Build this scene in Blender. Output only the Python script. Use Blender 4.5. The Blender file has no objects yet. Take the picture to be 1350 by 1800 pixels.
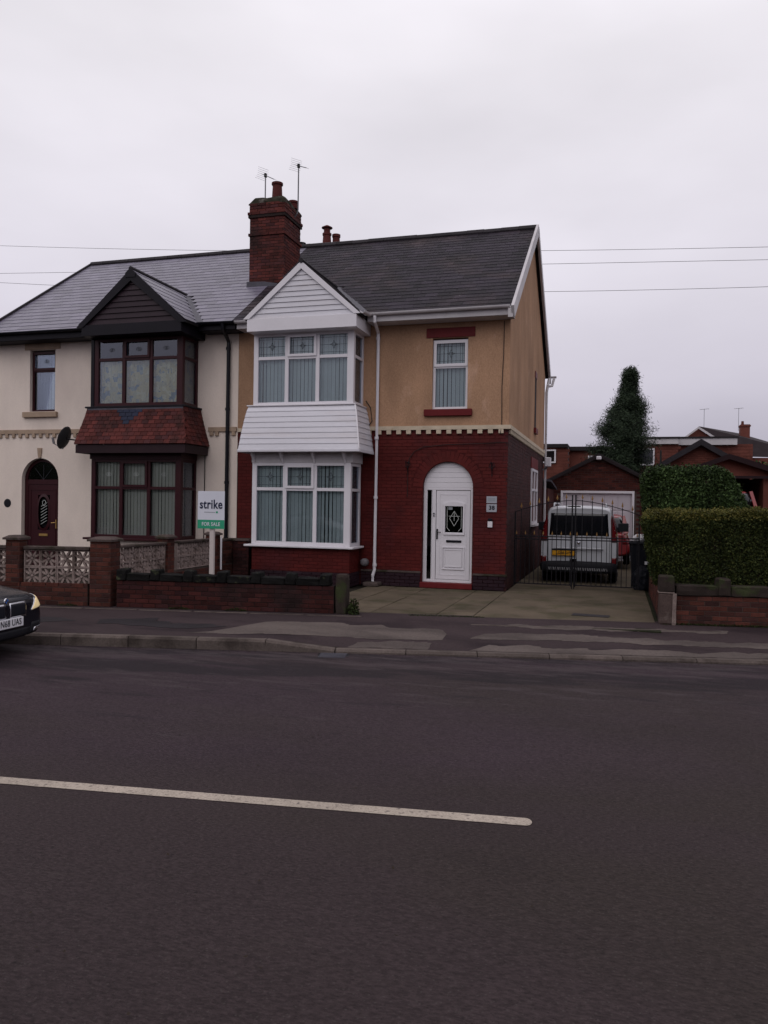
import bpy, bmesh, math, random
import numpy as np
from mathutils import Matrix, Vector, noise
from mathutils.bvhtree import BVHTree
rnd = random.Random(7)
rad = math.radians
sc = bpy.context.scene
col = sc.collection

# ------------------------------------------------------------------ camera
cam_d = bpy.data.cameras.new('camera')
cam_d.sensor_fit = 'VERTICAL'; cam_d.sensor_height = 36.0
cam_d.lens = 1380.0 / 1800.0 * 36.0
cam_d.clip_start = 0.1; cam_d.clip_end = 2000
cam = bpy.data.objects.new('camera', cam_d); col.objects.link(cam)
_y, _p, _r = rad(16.5), rad(-0.62), rad(0.9)
fw = Vector((-math.sin(_y)*math.cos(_p), math.cos(_y)*math.cos(_p), math.sin(_p)))
rt = Vector((math.cos(_y), math.sin(_y), 0)); up = rt.cross(fw)
rt2 = rt*math.cos(_r) + up*math.sin(_r); up2 = -rt*math.sin(_r) + up*math.cos(_r)
CAM = Vector((0, 0, 1.8))
cam.matrix_world = Matrix(((rt2.x, up2.x, -fw.x, CAM.x), (rt2.y, up2.y, -fw.y, CAM.y), (rt2.z, up2.z, -fw.z, CAM.z), (0, 0, 0, 1)))
sc.camera = cam

# ------------------------------------------------------------------ sky: overcast
w = bpy.data.worlds.new('World'); sc.world = w; w.use_nodes = True
nt = w.node_tree; nt.nodes.clear()
out = nt.nodes.new('ShaderNodeOutputWorld')
add = nt.nodes.new('ShaderNodeAddShader')
bg1 = nt.nodes.new('ShaderNodeBackground'); bg2 = nt.nodes.new('ShaderNodeBackground')
sky = nt.nodes.new('ShaderNodeTexSky'); sky.sky_type = 'NISHITA'; sky.sun_disc = False
sky.sun_elevation = rad(48); sky.sun_rotation = rad(200); sky.air_density = 1.0; sky.dust_density = 6.0
hs = nt.nodes.new('ShaderNodeHueSaturation'); hs.inputs['Saturation'].default_value = 0.15
nt.links.new(sky.outputs[0], hs.inputs['Color']); nt.links.new(hs.outputs[0], bg1.inputs[0]); bg1.inputs[1].default_value = 0.006
tc = nt.nodes.new('ShaderNodeTexCoord'); sep = nt.nodes.new('ShaderNodeSeparateXYZ')
nt.links.new(tc.outputs['Generated'], sep.inputs[0])
ramp = nt.nodes.new('ShaderNodeValToRGB')
cr = ramp.color_ramp; cr.elements[0].position = 0.0; cr.elements[0].color = (0.44, 0.415, 0.50, 1)
cr.elements[1].position = 1.0; cr.elements[1].color = (0.94, 0.90, 0.96, 1)
for p, c in ((0.08, (0.50, 0.475, 0.56, 1)), (0.17, (0.62, 0.59, 0.675, 1)), (0.30, (0.74, 0.71, 0.785, 1)), (0.5, (0.84, 0.81, 0.865, 1))):
    e = cr.elements.new(p); e.color = c
nt.links.new(sep.outputs['Z'], ramp.inputs[0])
mp = nt.nodes.new('ShaderNodeMapping'); mp.inputs['Scale'].default_value = (1.0, 1.0, 2.6)
nt.links.new(tc.outputs['Generated'], mp.inputs[0])
nz = nt.nodes.new('ShaderNodeTexNoise'); nz.inputs['Scale'].default_value = 1.9; nz.inputs['Detail'].default_value = 5.0; nz.inputs['Roughness'].default_value = 0.45
nt.links.new(mp.outputs[0], nz.inputs['Vector'])
mr = nt.nodes.new('ShaderNodeMapRange'); mr.inputs[1].default_value = 0.25; mr.inputs[2].default_value = 0.75; mr.inputs[3].default_value = 0.84; mr.inputs[4].default_value = 1.17
nt.links.new(nz.outputs[0], mr.inputs[0])
vm = nt.nodes.new('ShaderNodeVectorMath'); vm.operation = 'SCALE'
nt.links.new(ramp.outputs[0], vm.inputs[0]); nt.links.new(mr.outputs[0], vm.inputs['Scale'])
nt.links.new(vm.outputs[0], bg2.inputs[0]); bg2.inputs[1].default_value = 1.0
nt.links.new(bg1.outputs[0], add.inputs[0]); nt.links.new(bg2.outputs[0], add.inputs[1]); nt.links.new(add.outputs[0], out.inputs[0])
sd = bpy.data.lights.new('sun', 'SUN'); sd.energy = 0.5; sd.angle = rad(60); sd.color = (1, 0.96, 0.92)
so = bpy.data.objects.new('sun', sd); col.objects.link(so)
so.rotation_euler = (rad(42), 0, rad(-20)); so.location = (0, 0, 30)
vs = sc.view_settings; vs.view_transform = 'Standard'; vs.look = 'None'; vs.exposure = 0.0; vs.gamma = 1.0; vs.use_curve_mapping = False

# ------------------------------------------------------------------ materials
M = {}
def pm(name, c, rough=0.8, var=0.18, scale=3.0, fine=0.10, fscale=60.0, bump=0.0, bscale=120.0, isl=0.0, spec=0.14,
       metal=0.0, second=None, sscale=1.5, slo=0.5, shi=0.62, coat=0.0, stretch=None, third=None, tscale=9.0, tlo=.6, thi=.7, hue=0.0):
    """principled with large blotches, fine grain, per-piece variation, an optional second (stain) and third colour and a bump"""
    m = bpy.data.materials.new(name); m.use_nodes = True; t = m.node_tree; N = t.nodes; L = t.links
    b = N['Principled BSDF']; b.inputs['Roughness'].default_value = rough; b.inputs['Metallic'].default_value = metal
    b.inputs['Specular IOR Level'].default_value = spec
    if coat: b.inputs['Coat Weight'].default_value = coat; b.inputs['Coat Roughness'].default_value = 0.05
    g = N.new('ShaderNodeNewGeometry'); src = g.outputs['Position']
    if stretch:
        mpn = N.new('ShaderNodeMapping'); mpn.inputs['Scale'].default_value = stretch; L.new(src, mpn.inputs[0]); src = mpn.outputs[0]
    def noi(s, d=4.0, r=0.55):
        n = N.new('ShaderNodeTexNoise'); n.inputs['Scale'].default_value = s; n.inputs['Detail'].default_value = d; n.inputs['Roughness'].default_value = r
        L.new(src, n.inputs['Vector']); return n.outputs[0]
    def rng(x, a, bb, lo, hi):
        n = N.new('ShaderNodeMapRange'); L.new(x, n.inputs[0])
        for i, v in enumerate((a, bb, lo, hi)): n.inputs[i+1].default_value = v
        return n.outputs[0]
    def mul(x, y):
        n = N.new('ShaderNodeMath'); n.operation = 'MULTIPLY'; L.new(x, n.inputs[0]); L.new(y, n.inputs[1]); return n.outputs[0]
    val = rng(noi(scale), 0.3, 0.7, 1-var, 1+var)
    if fine: val = mul(val, rng(noi(fscale, 3), 0.3, 0.7, 1-fine, 1+fine))
    colr = None
    if isl:
        oi = N.new('ShaderNodeObjectInfo'); a = N.new('ShaderNodeMath'); a.operation = 'ADD'
        L.new(oi.outputs['Random'], a.inputs[0]); L.new(g.outputs['Random Per Island'], a.inputs[1])
        f = N.new('ShaderNodeMath'); f.operation = 'FRACT'; L.new(a.outputs[0], f.inputs[0])
        val = mul(val, rng(f.outputs[0], 0, 1, 1-isl, 1+isl))
    cur = None
    def mixc(fac, a, bcol):
        n = N.new('ShaderNodeMix'); n.data_type = 'RGBA'; L.new(fac, n.inputs[0])
        if isinstance(a, tuple): n.inputs[6].default_value = (*a, 1)
        else: L.new(a, n.inputs[6])
        n.inputs[7].default_value = (*bcol, 1); return n.outputs[2]
    cur = tuple(c)
    if isl and hue:
        f2 = N.new('ShaderNodeMath'); f2.operation = 'MULTIPLY'; f2.inputs[1].default_value = 7.31; L.new(f.outputs[0], f2.inputs[0])
        f3 = N.new('ShaderNodeMath'); f3.operation = 'FRACT'; L.new(f2.outputs[0], f3.inputs[0])
        cur = mixc(rng(f3.outputs[0], 0.45, 0.9, 0, hue), cur, (c[0]*.55, c[1]*.75, c[2]*.95))
    if second: cur = mixc(rng(noi(sscale, 6, .6), slo, shi, 0, 1), cur, second)
    if third: cur = mixc(rng(noi(tscale, 5, .6), tlo, thi, 0, 1), cur, third)
    vmn = N.new('ShaderNodeVectorMath'); vmn.operation = 'SCALE'
    if isinstance(cur, tuple): vmn.inputs[0].default_value = cur
    else: L.new(cur, vmn.inputs[0])
    L.new(val, vmn.inputs['Scale']); L.new(vmn.outputs[0], b.inputs['Base Color'])
    if bump:
        bn = N.new('ShaderNodeBump'); bn.inputs['Strength'].default_value = min(1, bump*1.0); bn.inputs['Distance'].default_value = 0.01
        L.new(noi(bscale, 4, .6), bn.inputs['Height']); L.new(bn.outputs[0], b.inputs['Normal'])
    M[name] = m; return m
pm('painted_brick', (.082, .0105, .0092), .55, .16, 2.2, .12, 40, .35, 90, isl=.12, second=(.055, .011, .013), sscale=.9, slo=.5, shi=.7, third=(.115, .034, .018), tscale=3, tlo=.66, thi=.8)
pm('painted_mortar', (.058, .007, .007), .7, .2, 2.5, .15, 50, .3, 90)
pm('plinth_paint', (.022, .010, .015), .6, .25, 2.0, .15, 40, .35, 90, isl=.12)
pm('old_brick', (.098, .026, .022), .85, .22, 3.0, .2, 50, .6, 90, isl=.35, hue=.9, second=(.035, .016, .015), sscale=1.3, slo=.52, shi=.68)
pm('front_brick', (.050, .0135, .012), .85, .22, 3.0, .2, 50, .6, 90, isl=.3, hue=.8, second=(.024, .012, .012), sscale=1.1, slo=.48, shi=.66)
pm('wall_brick_orange', (.082, .027, .020), .85, .22, 3.0, .2, 50, .6, 90, isl=.35, hue=.9, second=(.045, .022, .018), sscale=1.6, slo=.55, shi=.7)
pm('side_brick', (.048, .018, .018), .8, .25, 2.5, .2, 40, .5, 90, isl=.22, hue=.5)
pm('mortar', (.065, .048, .042), .95, .25, 5, .2, 80, .4, 90)
pm('dark_mortar', (.026, .018, .017), .95, .25, 5, .2, 80, .4, 90)
pm('garage_brick', (.066, .019, .015), .85, .2, 3.0, .2, 50, .5, 90, isl=.3, hue=.7)
pm('far_brick', (.125, .042, .032), .85, .15, 2.0, .15, 30, .4, 60, isl=.15)
pm('ochre_render', (.385, .232, .145), .95, .16, 1.3, .16, 70, 1.0, 110, second=(.315, .19, .12), sscale=.8, slo=.45, shi=.68, third=(.46, .29, .20), tscale=2.8, tlo=.6, thi=.72, stretch=(1, 1, .5))
pm('cream_render', (.71, .615, .545), .9, .07, 1.2, .04, 60, .5, 100, second=(.62, .53, .475), sscale=.7, slo=.48, shi=.75, stretch=(1, 1, .45))
pm('beige_stone', (.34, .25, .185), .85, .12, 4, .08, 60, .4, 100)
pm('cream_paint', (.50, .42, .32), .75, .12, 4, .1, 60, .3, 90, third=(.40, .3, .2), tscale=6)
pm('red_paint', (.115, .012, .014), .5, .1, 4, .08, 60, .2, 60, third=(.42, .22, .13), tscale=7, tlo=.68, thi=.72)
pm('white_upvc', (.66, .635, .67), .35, .035, 2.0, .02, 30, 0, 60, spec=.5)
pm('white_paint_worn', (.50, .475, .49), .55, .10, 2.0, .05, 40, .1, 60, third=(.34, .26, .22), tscale=5, tlo=.66, thi=.78)
pm('cladding_white', (.60, .59, .635), .5, .06, 1.5, .05, 30, 0, 60, second=(.56, .53, .55), sscale=1.4, slo=.5, shi=.7, stretch=(.35, 1, 3))
pm('brown_upvc', (.032, .006, .009), .4, .12, 3, .05, 40, 0, 60, spec=.2)
pm('dark_brown_timber', (.024, .012, .015), .5, .12, 3, .1, 40, .1, 60)
pm('black_gloss', (.005, .005, .009), .4, .1, 3, .05, 40, 0, 60, spec=.25)
pm('black_board', (.0075, .006, .010), .5, .15, 3, .05, 40, .05, 60, spec=.15)
pm('plum_cladding', (.026, .015, .021), .5, .12, 3, .05, 40, .05, 60)
pm('old_slate', (.0195, .0148, .022), .55, .25, 1.6, .3, 26, .6, 60, isl=.45, spec=.08, third=(.095, .085, .09), tscale=11, tlo=.66, thi=.74, second=(.032, .022, .024), sscale=.7, slo=.5, shi=.7)
pm('smooth_slate', (.128, .116, .158), .40, .10, 1.2, .06, 25, .1, 60, isl=.20, spec=.5)
pm('ridge_tile', (.026, .022, .026), .6, .2, 3, .2, 40, .4, 60, isl=.2)
pm('lead', (.075, .072, .088), .5, .2, 4, .1, 40, .2, 60)
pm('clay_tile', (.086, .021, .018), .75, .15, 2, .15, 40, .4, 60, isl=.32, hue=.9, second=(.040, .014, .013), sscale=2.4, slo=.5, shi=.66)
pm('blue_clay_tile', (.016, .020, .042), .6, .15, 2, .15, 40, .3, 60, isl=.2)
pm('terracotta', (.085, .022, .02), .8, .2, 4, .15, 40, .3, 60)
pm('moss_mortar', (.026, .024, .016), .95, .35, 9, .3, 60, .8, 60, second=(.10, .09, .08), sscale=4)
pm('asphalt', (.043, .0295, .036), .85, .10, .6, .35, 75, 1.0, 150, second=(.038, .028, .0285), sscale=.22, slo=.45, shi=.6, third=(.029, .020, .025), tscale=1.6, tlo=.62, thi=.8, stretch=(.45, 1, 1), spec=.12)
pm('footway', (.042, .029, .0315), .9, .16, 1.1, .25, 70, .8, 120, second=(.027, .018, .021), sscale=.9, slo=.5, shi=.6, stretch=(.5, 1, 1))
pm('footway_light', (.104, .084, .077), .9, .16, 1.6, .25, 70, .8, 120, second=(.075, .060, .056), sscale=1.2, slo=.5, shi=.62, stretch=(.4, 1, 1))
pm('tar_patch', (.022, .018, .021), .6, .2, 1.6, .25, 70, .6, 120)
pm('kerb_concrete', (.100, .080, .072), .9, .2, 2, .2, 50, .6, 90, isl=.16, second=(.055, .043, .038), sscale=2.2, slo=.5, shi=.64)
pm('concrete_slab', (.100, .078, .056), .9, .2, 1.3, .15, 50, .5, 90, isl=.1, second=(.068, .058, .036), sscale=1.4, slo=.5, shi=.62, third=(.105, .083, .066), tscale=2.2, tlo=.62, thi=.75)
pm('moss_joint', (.016, .018, .008), 1, .4, 7, .3, 60, .8, 60)
pm('soil', (.02,.016,.012), 1, .3, 3, .3, 40, .8, 60)
pm('ground_mat', (.028,.026,.02), 1, .3, .5, .3, 20, .5, 30)
pm('line_paint', (.37,.315,.265), .75, .16, 2, .2, 80, .5, 130, third=(.12, .10, .095), tscale=30, tlo=.55, thi=.72)
pm('screen_block', (.30,.235,.215), .9, .12, 4, .1, 60, .5, 90, isl=.1, second=(.16, .12, .105), sscale=3)
pm('coping', (.075, .056, .052), .95, .2, 5, .2, 60, .7, 90, isl=.15, second=(.035, .03, .02), sscale=3)
pm('black_coping', (.008, .0075, .0075), .9, .3, 6, .2, 60, .8, 60, isl=.3, third=(.045, .05, .028), tscale=7, tlo=.6, thi=.7)
pm('mottled_stone', (.034, .025, .022), .95, .25, 6, .2, 60, .8, 60, isl=.2, second=(.035, .04, .018), sscale=4, slo=.5, shi=.6)
pm('pink_stone', (.075, .052, .047), .95, .15, 4, .2, 60, .6, 60, second=(.13,.10,.09), sscale=3, slo=.55, shi=.65)
pm('pale_pointing', (.20, .155, .14), .95, .2, 6, .2, 60, .6, 60)
pm('black_iron', (.012, .011, .014), .5, .1, 3, 0, 40, 0, 60)
pm('gold_paint', (.26, .15, .06), .45, .15, 9, 0, 40, 0, 60)
pm('car_black', (.006, .006, .011), .25, .02, 3, 0, 40, 0, 60, spec=.35, coat=.2)
pm('car_white', (.50, .51, .55), .35, .03, 3, 0, 40, 0, 60, spec=.5, coat=.4)
pm('car_red', (.19, .010, .012), .35, .03, 3, 0, 40, 0, 60, spec=.5, coat=.4)
pm('car_glass', (.006, .007, .010), .08, .02, 3, 0, 40, 0, 60, spec=.5)
pm('car_plastic', (.016, .016, .02), .55, .05, 3, 0, 40, 0, 60)
pm('tyre', (.010, .010, .010), .85, .05, 3, 0, 40, 0, 60)
pm('alloy', (.35, .35, .37), .35, .05, 3, 0, 40, 0, 60, metal=.7)
pm('chrome', (.62, .62, .66), .18, .02, 3, 0, 40, 0, 60, metal=1)
pm('tail_red', (.12, .005, .007), .18, .05, 6, 0, 40, 0, 60, spec=.5)
pm('plate_white', (.66, .65, .68), .5, .03, 3, 0, 40, 0, 60)
pm('plate_yellow', (.62, .30, .02), .5, .05, 3, 0, 40, 0, 60)
pm('plaque_grey', (.33, .34, .38), .5, .05, 3, 0, 40, 0, 60)
pm('ink', (.01, .01, .016), .6, 0, 3, 0, 40, 0, 60)
pm('ink_navy', (.02, .025, .055), .6, 0, 3, 0, 40, 0, 60)
pm('ink_grey', (.25, .27, .29), .6, 0, 3, 0, 40, 0, 60)
pm('blue_enamel', (.03, .12, .42), .4, 0, 3, 0, 40, 0, 60)
pm('sign_white', (.62, .63, .70), .45, .03, 3, 0, 40, 0, 60)
pm('sign_green', (.035, .30, .17), .45, .03, 3, 0, 40, 0, 60)
pm('post_white', (.52, .46, .44), .6, .06, 3, .05, 40, .1, 60)
pm('blind_green', (.75, .78, .77), .8, .03, 3, 0, 40, 0, 60, isl=.06)
pm('blind_beige', (.72, .65, .56), .8, .04, 3, 0, 40, 0, 60, isl=.06)
pm('interior', (.12, .10, .095), .9, .1, 3, 0, 40, 0, 60)
pm('came', (.05, .05, .06), .5, .1, 3, 0, 40, 0, 60)
pm('came_light', (.50, .52, .50), .4, .1, 3, 0, 40, 0, 60)
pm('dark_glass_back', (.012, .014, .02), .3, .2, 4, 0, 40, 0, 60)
pm('brass', (.45, .28, .10), .3, .05, 3, 0, 40, 0, 60, metal=.6)
pm('felt_roof', (.028, .024, .026), .9, .2, 2, .1, 40, .3, 60)
pm('brown_tile', (.026, .019, .021), .8, .15, 2, .2, 30, .5, 50, isl=.2)
pm('brown_fascia', (.018, .008, .010), .6, .1, 3, 0, 40, 0, 60)
pm('garage_door', (.50, .46, .50), .5, .05, 2, .03, 30, 0, 60)
pm('grey_plastic', (.16, .15, .16), .5, .08, 3, 0, 40, 0, 60)
pm('dish_grey', (.035, .034, .036), .6, .1, 3, 0, 40, 0, 60)
pm('bark', (.03, .022, .017), .95, .3, 6, .2, 50, .8, 40)
pm('bin_black', (.010, .011, .016), .5, .1, 3, 0, 40, 0, 60)
pm('reflection_belt_dark', (.022, .026, .014), .95, .4, .6, .4, 8, .8, 8)  # dark surface of the unseen belt added for the windows to mirror
pm('aerial_metal', (.16, .16, .17), .4, .1, 3, 0, 40, 0, 60, metal=.6)
pm('cable_black', (.02, .02, .02), .6, 0, 3, 0, 40, 0, 60)

def road_bands():
    """darker repair bands and mottled wear that follow the kerb"""
    m = M['asphalt']; t = m.node_tree; N = t.nodes; L = t.links; p = N['Principled BSDF']; src = p.inputs['Base Color'].links[0].from_socket
    g = N.new('ShaderNodeNewGeometry'); dt = N.new('ShaderNodeVectorMath'); dt.operation = 'DOT_PRODUCT'; k = math.atan(.226)
    dt.inputs[1].default_value = (-math.sin(k), math.cos(k), 0); L.new(g.outputs['Position'], dt.inputs[0])
    dist = N.new('ShaderNodeMath'); dist.operation = 'SUBTRACT'; dist.inputs[0].default_value = (8.66+.226*7.38)*math.cos(k); L.new(dt.outputs['Value'], dist.inputs[1])
    mpn = N.new('ShaderNodeMapping'); mpn.inputs['Rotation'].default_value = (0, 0, -k); mpn.inputs['Scale'].default_value = (.55, 2.6, 1); L.new(g.outputs['Position'], mpn.inputs[0])
    n = N.new('ShaderNodeTexNoise'); n.inputs['Scale'].default_value = 1.5; n.inputs['Detail'].default_value = 7; n.inputs['Roughness'].default_value = .62; L.new(mpn.outputs[0], n.inputs['Vector'])
    r = N.new('ShaderNodeValToRGB'); e = r.color_ramp; sc_ = N.new('ShaderNodeMath'); sc_.operation = 'MULTIPLY'; sc_.inputs[1].default_value = 1/8.0; L.new(dist.outputs[0], sc_.inputs[0]); L.new(sc_.outputs[0], r.inputs[0])
    e.elements[0].position = 0; e.elements[0].color = (.50,)*3+(1,); e.elements[1].position = 1; e.elements[1].color = (.22,)*3+(1,)
    for q, v in ((.04, .56), (.08, .40), (.13, .60), (.17, .60), (.21, .34), (.27, .44), (.30, .34), (.40, .36), (.52, .24)):
        x = e.elements.new(q); x.color = (v, v, v, 1)
    ad = N.new('ShaderNodeMath'); ad.operation = 'ADD'; L.new(n.outputs[0], ad.inputs[0]); L.new(r.outputs[0], ad.inputs[1])
    mr_ = N.new('ShaderNodeMapRange'); L.new(ad.outputs[0], mr_.inputs[0])
    for i, v in enumerate((.94, 1.06, 0, .72)): mr_.inputs[i+1].default_value = v
    mx = N.new('ShaderNodeMix'); mx.data_type = 'RGBA'; L.new(mr_.outputs[0], mx.inputs[0]); L.new(src, mx.inputs[6]); mx.inputs[7].default_value = (.019, .0155, .0185, 1)
    cur = mx.outputs[2]
    n2 = N.new('ShaderNodeTexNoise'); n2.inputs['Scale'].default_value = 2.4; n2.inputs['Detail'].default_value = 8; n2.inputs['Roughness'].default_value = .7; L.new(mpn.outputs[0], n2.inputs['Vector'])
    r2 = N.new('ShaderNodeValToRGB'); L.new(sc_.outputs[0], r2.inputs[0]); e2 = r2.color_ramp; e2.elements[0].color = (.16,)*3+(1,); e2.elements[1].position = .42; e2.elements[1].color = (0, 0, 0, 1)
    for q, v in ((.10, .16), (.15, .05), (.22, .12)): x = e2.elements.new(q); x.color = (v, v, v, 1)
    a2 = N.new('ShaderNodeMath'); a2.operation = 'ADD'; L.new(n2.outputs[0], a2.inputs[0]); L.new(r2.outputs[0], a2.inputs[1])
    m2 = N.new('ShaderNodeMapRange'); L.new(a2.outputs[0], m2.inputs[0])
    for i, v in enumerate((.62, .74, 0, .75)): m2.inputs[i+1].default_value = v
    x2 = N.new('ShaderNodeMix'); x2.data_type = 'RGBA'; L.new(m2.outputs[0], x2.inputs[0]); L.new(cur, x2.inputs[6]); x2.inputs[7].default_value = (.062, .048, .052, 1); cur = x2.outputs[2]
    # the near lane is an older, browner surface
    m3 = N.new('ShaderNodeMapRange'); n3 = N.new('ShaderNodeTexNoise'); n3.inputs['Scale'].default_value = .8; n3.inputs['Detail'].default_value = 5; L.new(g.outputs['Position'], n3.inputs['Vector'])
    a3 = N.new('ShaderNodeMath'); a3.operation = 'ADD'; L.new(n3.outputs[0], a3.inputs[0]); L.new(dist.outputs[0], a3.inputs[1]); L.new(a3.outputs[0], m3.inputs[0])
    for i, v in enumerate((4.6, 5.3, 0, 1)): m3.inputs[i+1].default_value = v
    x3 = N.new('ShaderNodeMix'); x3.data_type = 'RGBA'; x3.blend_type = 'MULTIPLY'; L.new(m3.outputs[0], x3.inputs[0]); L.new(cur, x3.inputs[6]); x3.inputs[7].default_value = (.95, 1.0, .87, 1); cur = x3.outputs[2]
    # coarse stone and the odd dark fleck
    for sc3, lo_, hi_, colr_, amt in ((38, .0, .26, (.085, .075, .072, 1), .5), (7, .0, .09, (.010, .008, .009, 1), .8), (50, .0, .3, (.014, .011, .012, 1), .6), (3.1, .0, .022, (.20, .19, .19, 1), .6)):
        vo = N.new('ShaderNodeTexVoronoi'); vo.inputs['Scale'].default_value = sc3; L.new(g.outputs['Position'], vo.inputs['Vector'])
        mm = N.new('ShaderNodeMapRange'); L.new(vo.outputs['Distance'], mm.inputs[0])
        for i, v in enumerate((lo_, hi_, amt, 0)): mm.inputs[i+1].default_value = v
        x4 = N.new('ShaderNodeMix'); x4.data_type = 'RGBA'; L.new(mm.outputs[0], x4.inputs[0]); L.new(cur, x4.inputs[6]); x4.inputs[7].default_value = colr_; cur = x4.outputs[2]
    L.new(cur, p.inputs['Base Color'])
road_bands()
def leafmat(name, a, b, c, top=None):
    m = bpy.data.materials.new(name); m.use_nodes = True; t = m.node_tree; N = t.nodes; L = t.links
    p = N['Principled BSDF']; p.inputs['Roughness'].default_value = .6; p.inputs['Specular IOR Level'].default_value = .10
    g = N.new('ShaderNodeNewGeometry'); r = N.new('ShaderNodeValToRGB'); L.new(g.outputs['Random Per Island'], r.inputs[0])
    r.color_ramp.elements[0].color = (*a, 1); r.color_ramp.elements[1].color = (*c, 1); e = r.color_ramp.elements.new(.6); e.color = (*b, 1)
    n = N.new('ShaderNodeTexNoise'); n.inputs['Scale'].default_value = 2.2; n.inputs['Detail'].default_value = 4; L.new(g.outputs['Position'], n.inputs['Vector'])
    mrn = N.new('ShaderNodeMapRange'); L.new(n.outputs[0], mrn.inputs[0])
    for i, v in enumerate((.3, .7, .6, 1.4)): mrn.inputs[i+1].default_value = v
    vmn = N.new('ShaderNodeVectorMath'); vmn.operation = 'SCALE'; L.new(r.outputs[0], vmn.inputs[0]); L.new(mrn.outputs[0], vmn.inputs['Scale'])
    L.new(vmn.outputs[0], p.inputs['Base Color']); M[name] = m
leafmat('privet_leaf', (.011, .017, .005), (.026, .036, .010), (.060, .066, .017))
leafmat('young_leaf', (.05, .052, .010), (.085, .08, .018), (.12, .10, .028))
leafmat('laurel_leaf', (.011, .021, .007), (.028, .048, .014), (.06, .095, .03))
leafmat('conifer_leaf', (.010, .016, .010), (.022, .035, .019), (.045, .064, .036))
leafmat('weed_leaf', (.010, .016, .005), (.02, .030, .008), (.04, .05, .016))

def glass(name, tint, gl=.06, boost=1.0):
    m = bpy.data.materials.new(name); m.use_nodes = True; t = m.node_tree; N = t.nodes; L = t.links; N.clear()
    o = N.new('ShaderNodeOutputMaterial'); tr = N.new('ShaderNodeBsdfTransparent'); tr.inputs[0].default_value = (*tint, 1)
    g = N.new('ShaderNodeBsdfGlossy'); g.inputs['Roughness'].default_value = gl; g.inputs['Color'].default_value = (.9, .92, 1, 1)
    fr = N.new('ShaderNodeFresnel'); fr.inputs[0].default_value = 1.55
    mu = N.new('ShaderNodeMath'); mu.operation = 'MULTIPLY'; mu.inputs[1].default_value = boost; mu.use_clamp = True; L.new(fr.outputs[0], mu.inputs[0])
    mx = N.new('ShaderNodeMixShader'); L.new(mu.outputs[0], mx.inputs[0]); L.new(tr.outputs[0], mx.inputs[1]); L.new(g.outputs[0], mx.inputs[2]); L.new(mx.outputs[0], o.inputs[0])
    M[name] = m
glass('window_glass', (.82, .86, .87), .02, .9)
glass('dark_glass', (.30, .33, .38), .03, 1.5)

def curtain():
    m = bpy.data.materials.new('patchwork_curtain'); m.use_nodes = True; t = m.node_tree; N = t.nodes; L = t.links
    p = N['Principled BSDF']; p.inputs['Roughness'].default_value = .9
    g = N.new('ShaderNodeNewGeometry'); mpn = N.new('ShaderNodeMapping'); mpn.inputs['Rotation'].default_value = (rad(90), 0, 0); L.new(g.outputs['Position'], mpn.inputs[0])
    v = N.new('ShaderNodeTexVoronoi'); v.distance = 'CHEBYCHEV'; v.inputs['Scale'].default_value = 9; L.new(mpn.outputs[0], v.inputs['Vector'])
    s = N.new('ShaderNodeSeparateColor'); L.new(v.outputs['Color'], s.inputs[0])
    r = N.new('ShaderNodeValToRGB'); L.new(s.outputs[0], r.inputs[0]); r.color_ramp.interpolation = 'CONSTANT'
    r.color_ramp.elements[0].color = (.66, .56, .33, 1); r.color_ramp.elements[1].color = (.74, .66, .44, 1); r.color_ramp.elements[1].position = .3
    for q, c in ((.5, (.60,.55,.38,1)), (.62, (.24,.31,.36,1)), (.74, (.68,.58,.34,1)), (.9, (.40,.45,.42,1))):
        e = r.color_ramp.elements.new(q); e.color = c
    n = N.new('ShaderNodeTexNoise'); n.inputs['Scale'].default_value = 28; L.new(mpn.outputs[0], n.inputs['Vector'])
    mrn = N.new('ShaderNodeMapRange'); L.new(n.outputs[0], mrn.inputs[0])
    for i, vv in enumerate((.6, .68, 0, .6)): mrn.inputs[i+1].default_value = vv
    mx = N.new('ShaderNodeMix'); mx.data_type = 'RGBA'; L.new(mrn.outputs[0], mx.inputs[0]); L.new(r.outputs[0], mx.inputs[6]); mx.inputs[7].default_value = (.16, .2, .2, 1)
    L.new(mx.outputs[2], p.inputs['Base Color']); M['patchwork_curtain'] = m
curtain()
def emis(name, c, s):
    m = bpy.data.materials.new(name); m.use_nodes = True; b = m.node_tree.nodes['Principled BSDF']
    b.inputs['Base Color'].default_value = (*c, 1); b.inputs['Emission Color'].default_value = (*c, 1); b.inputs['Emission Strength'].default_value = s
    b.inputs['Roughness'].default_value = .2; M[name] = m
emis('headlamp_lit', (.85, .66, .36), .28)

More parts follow.
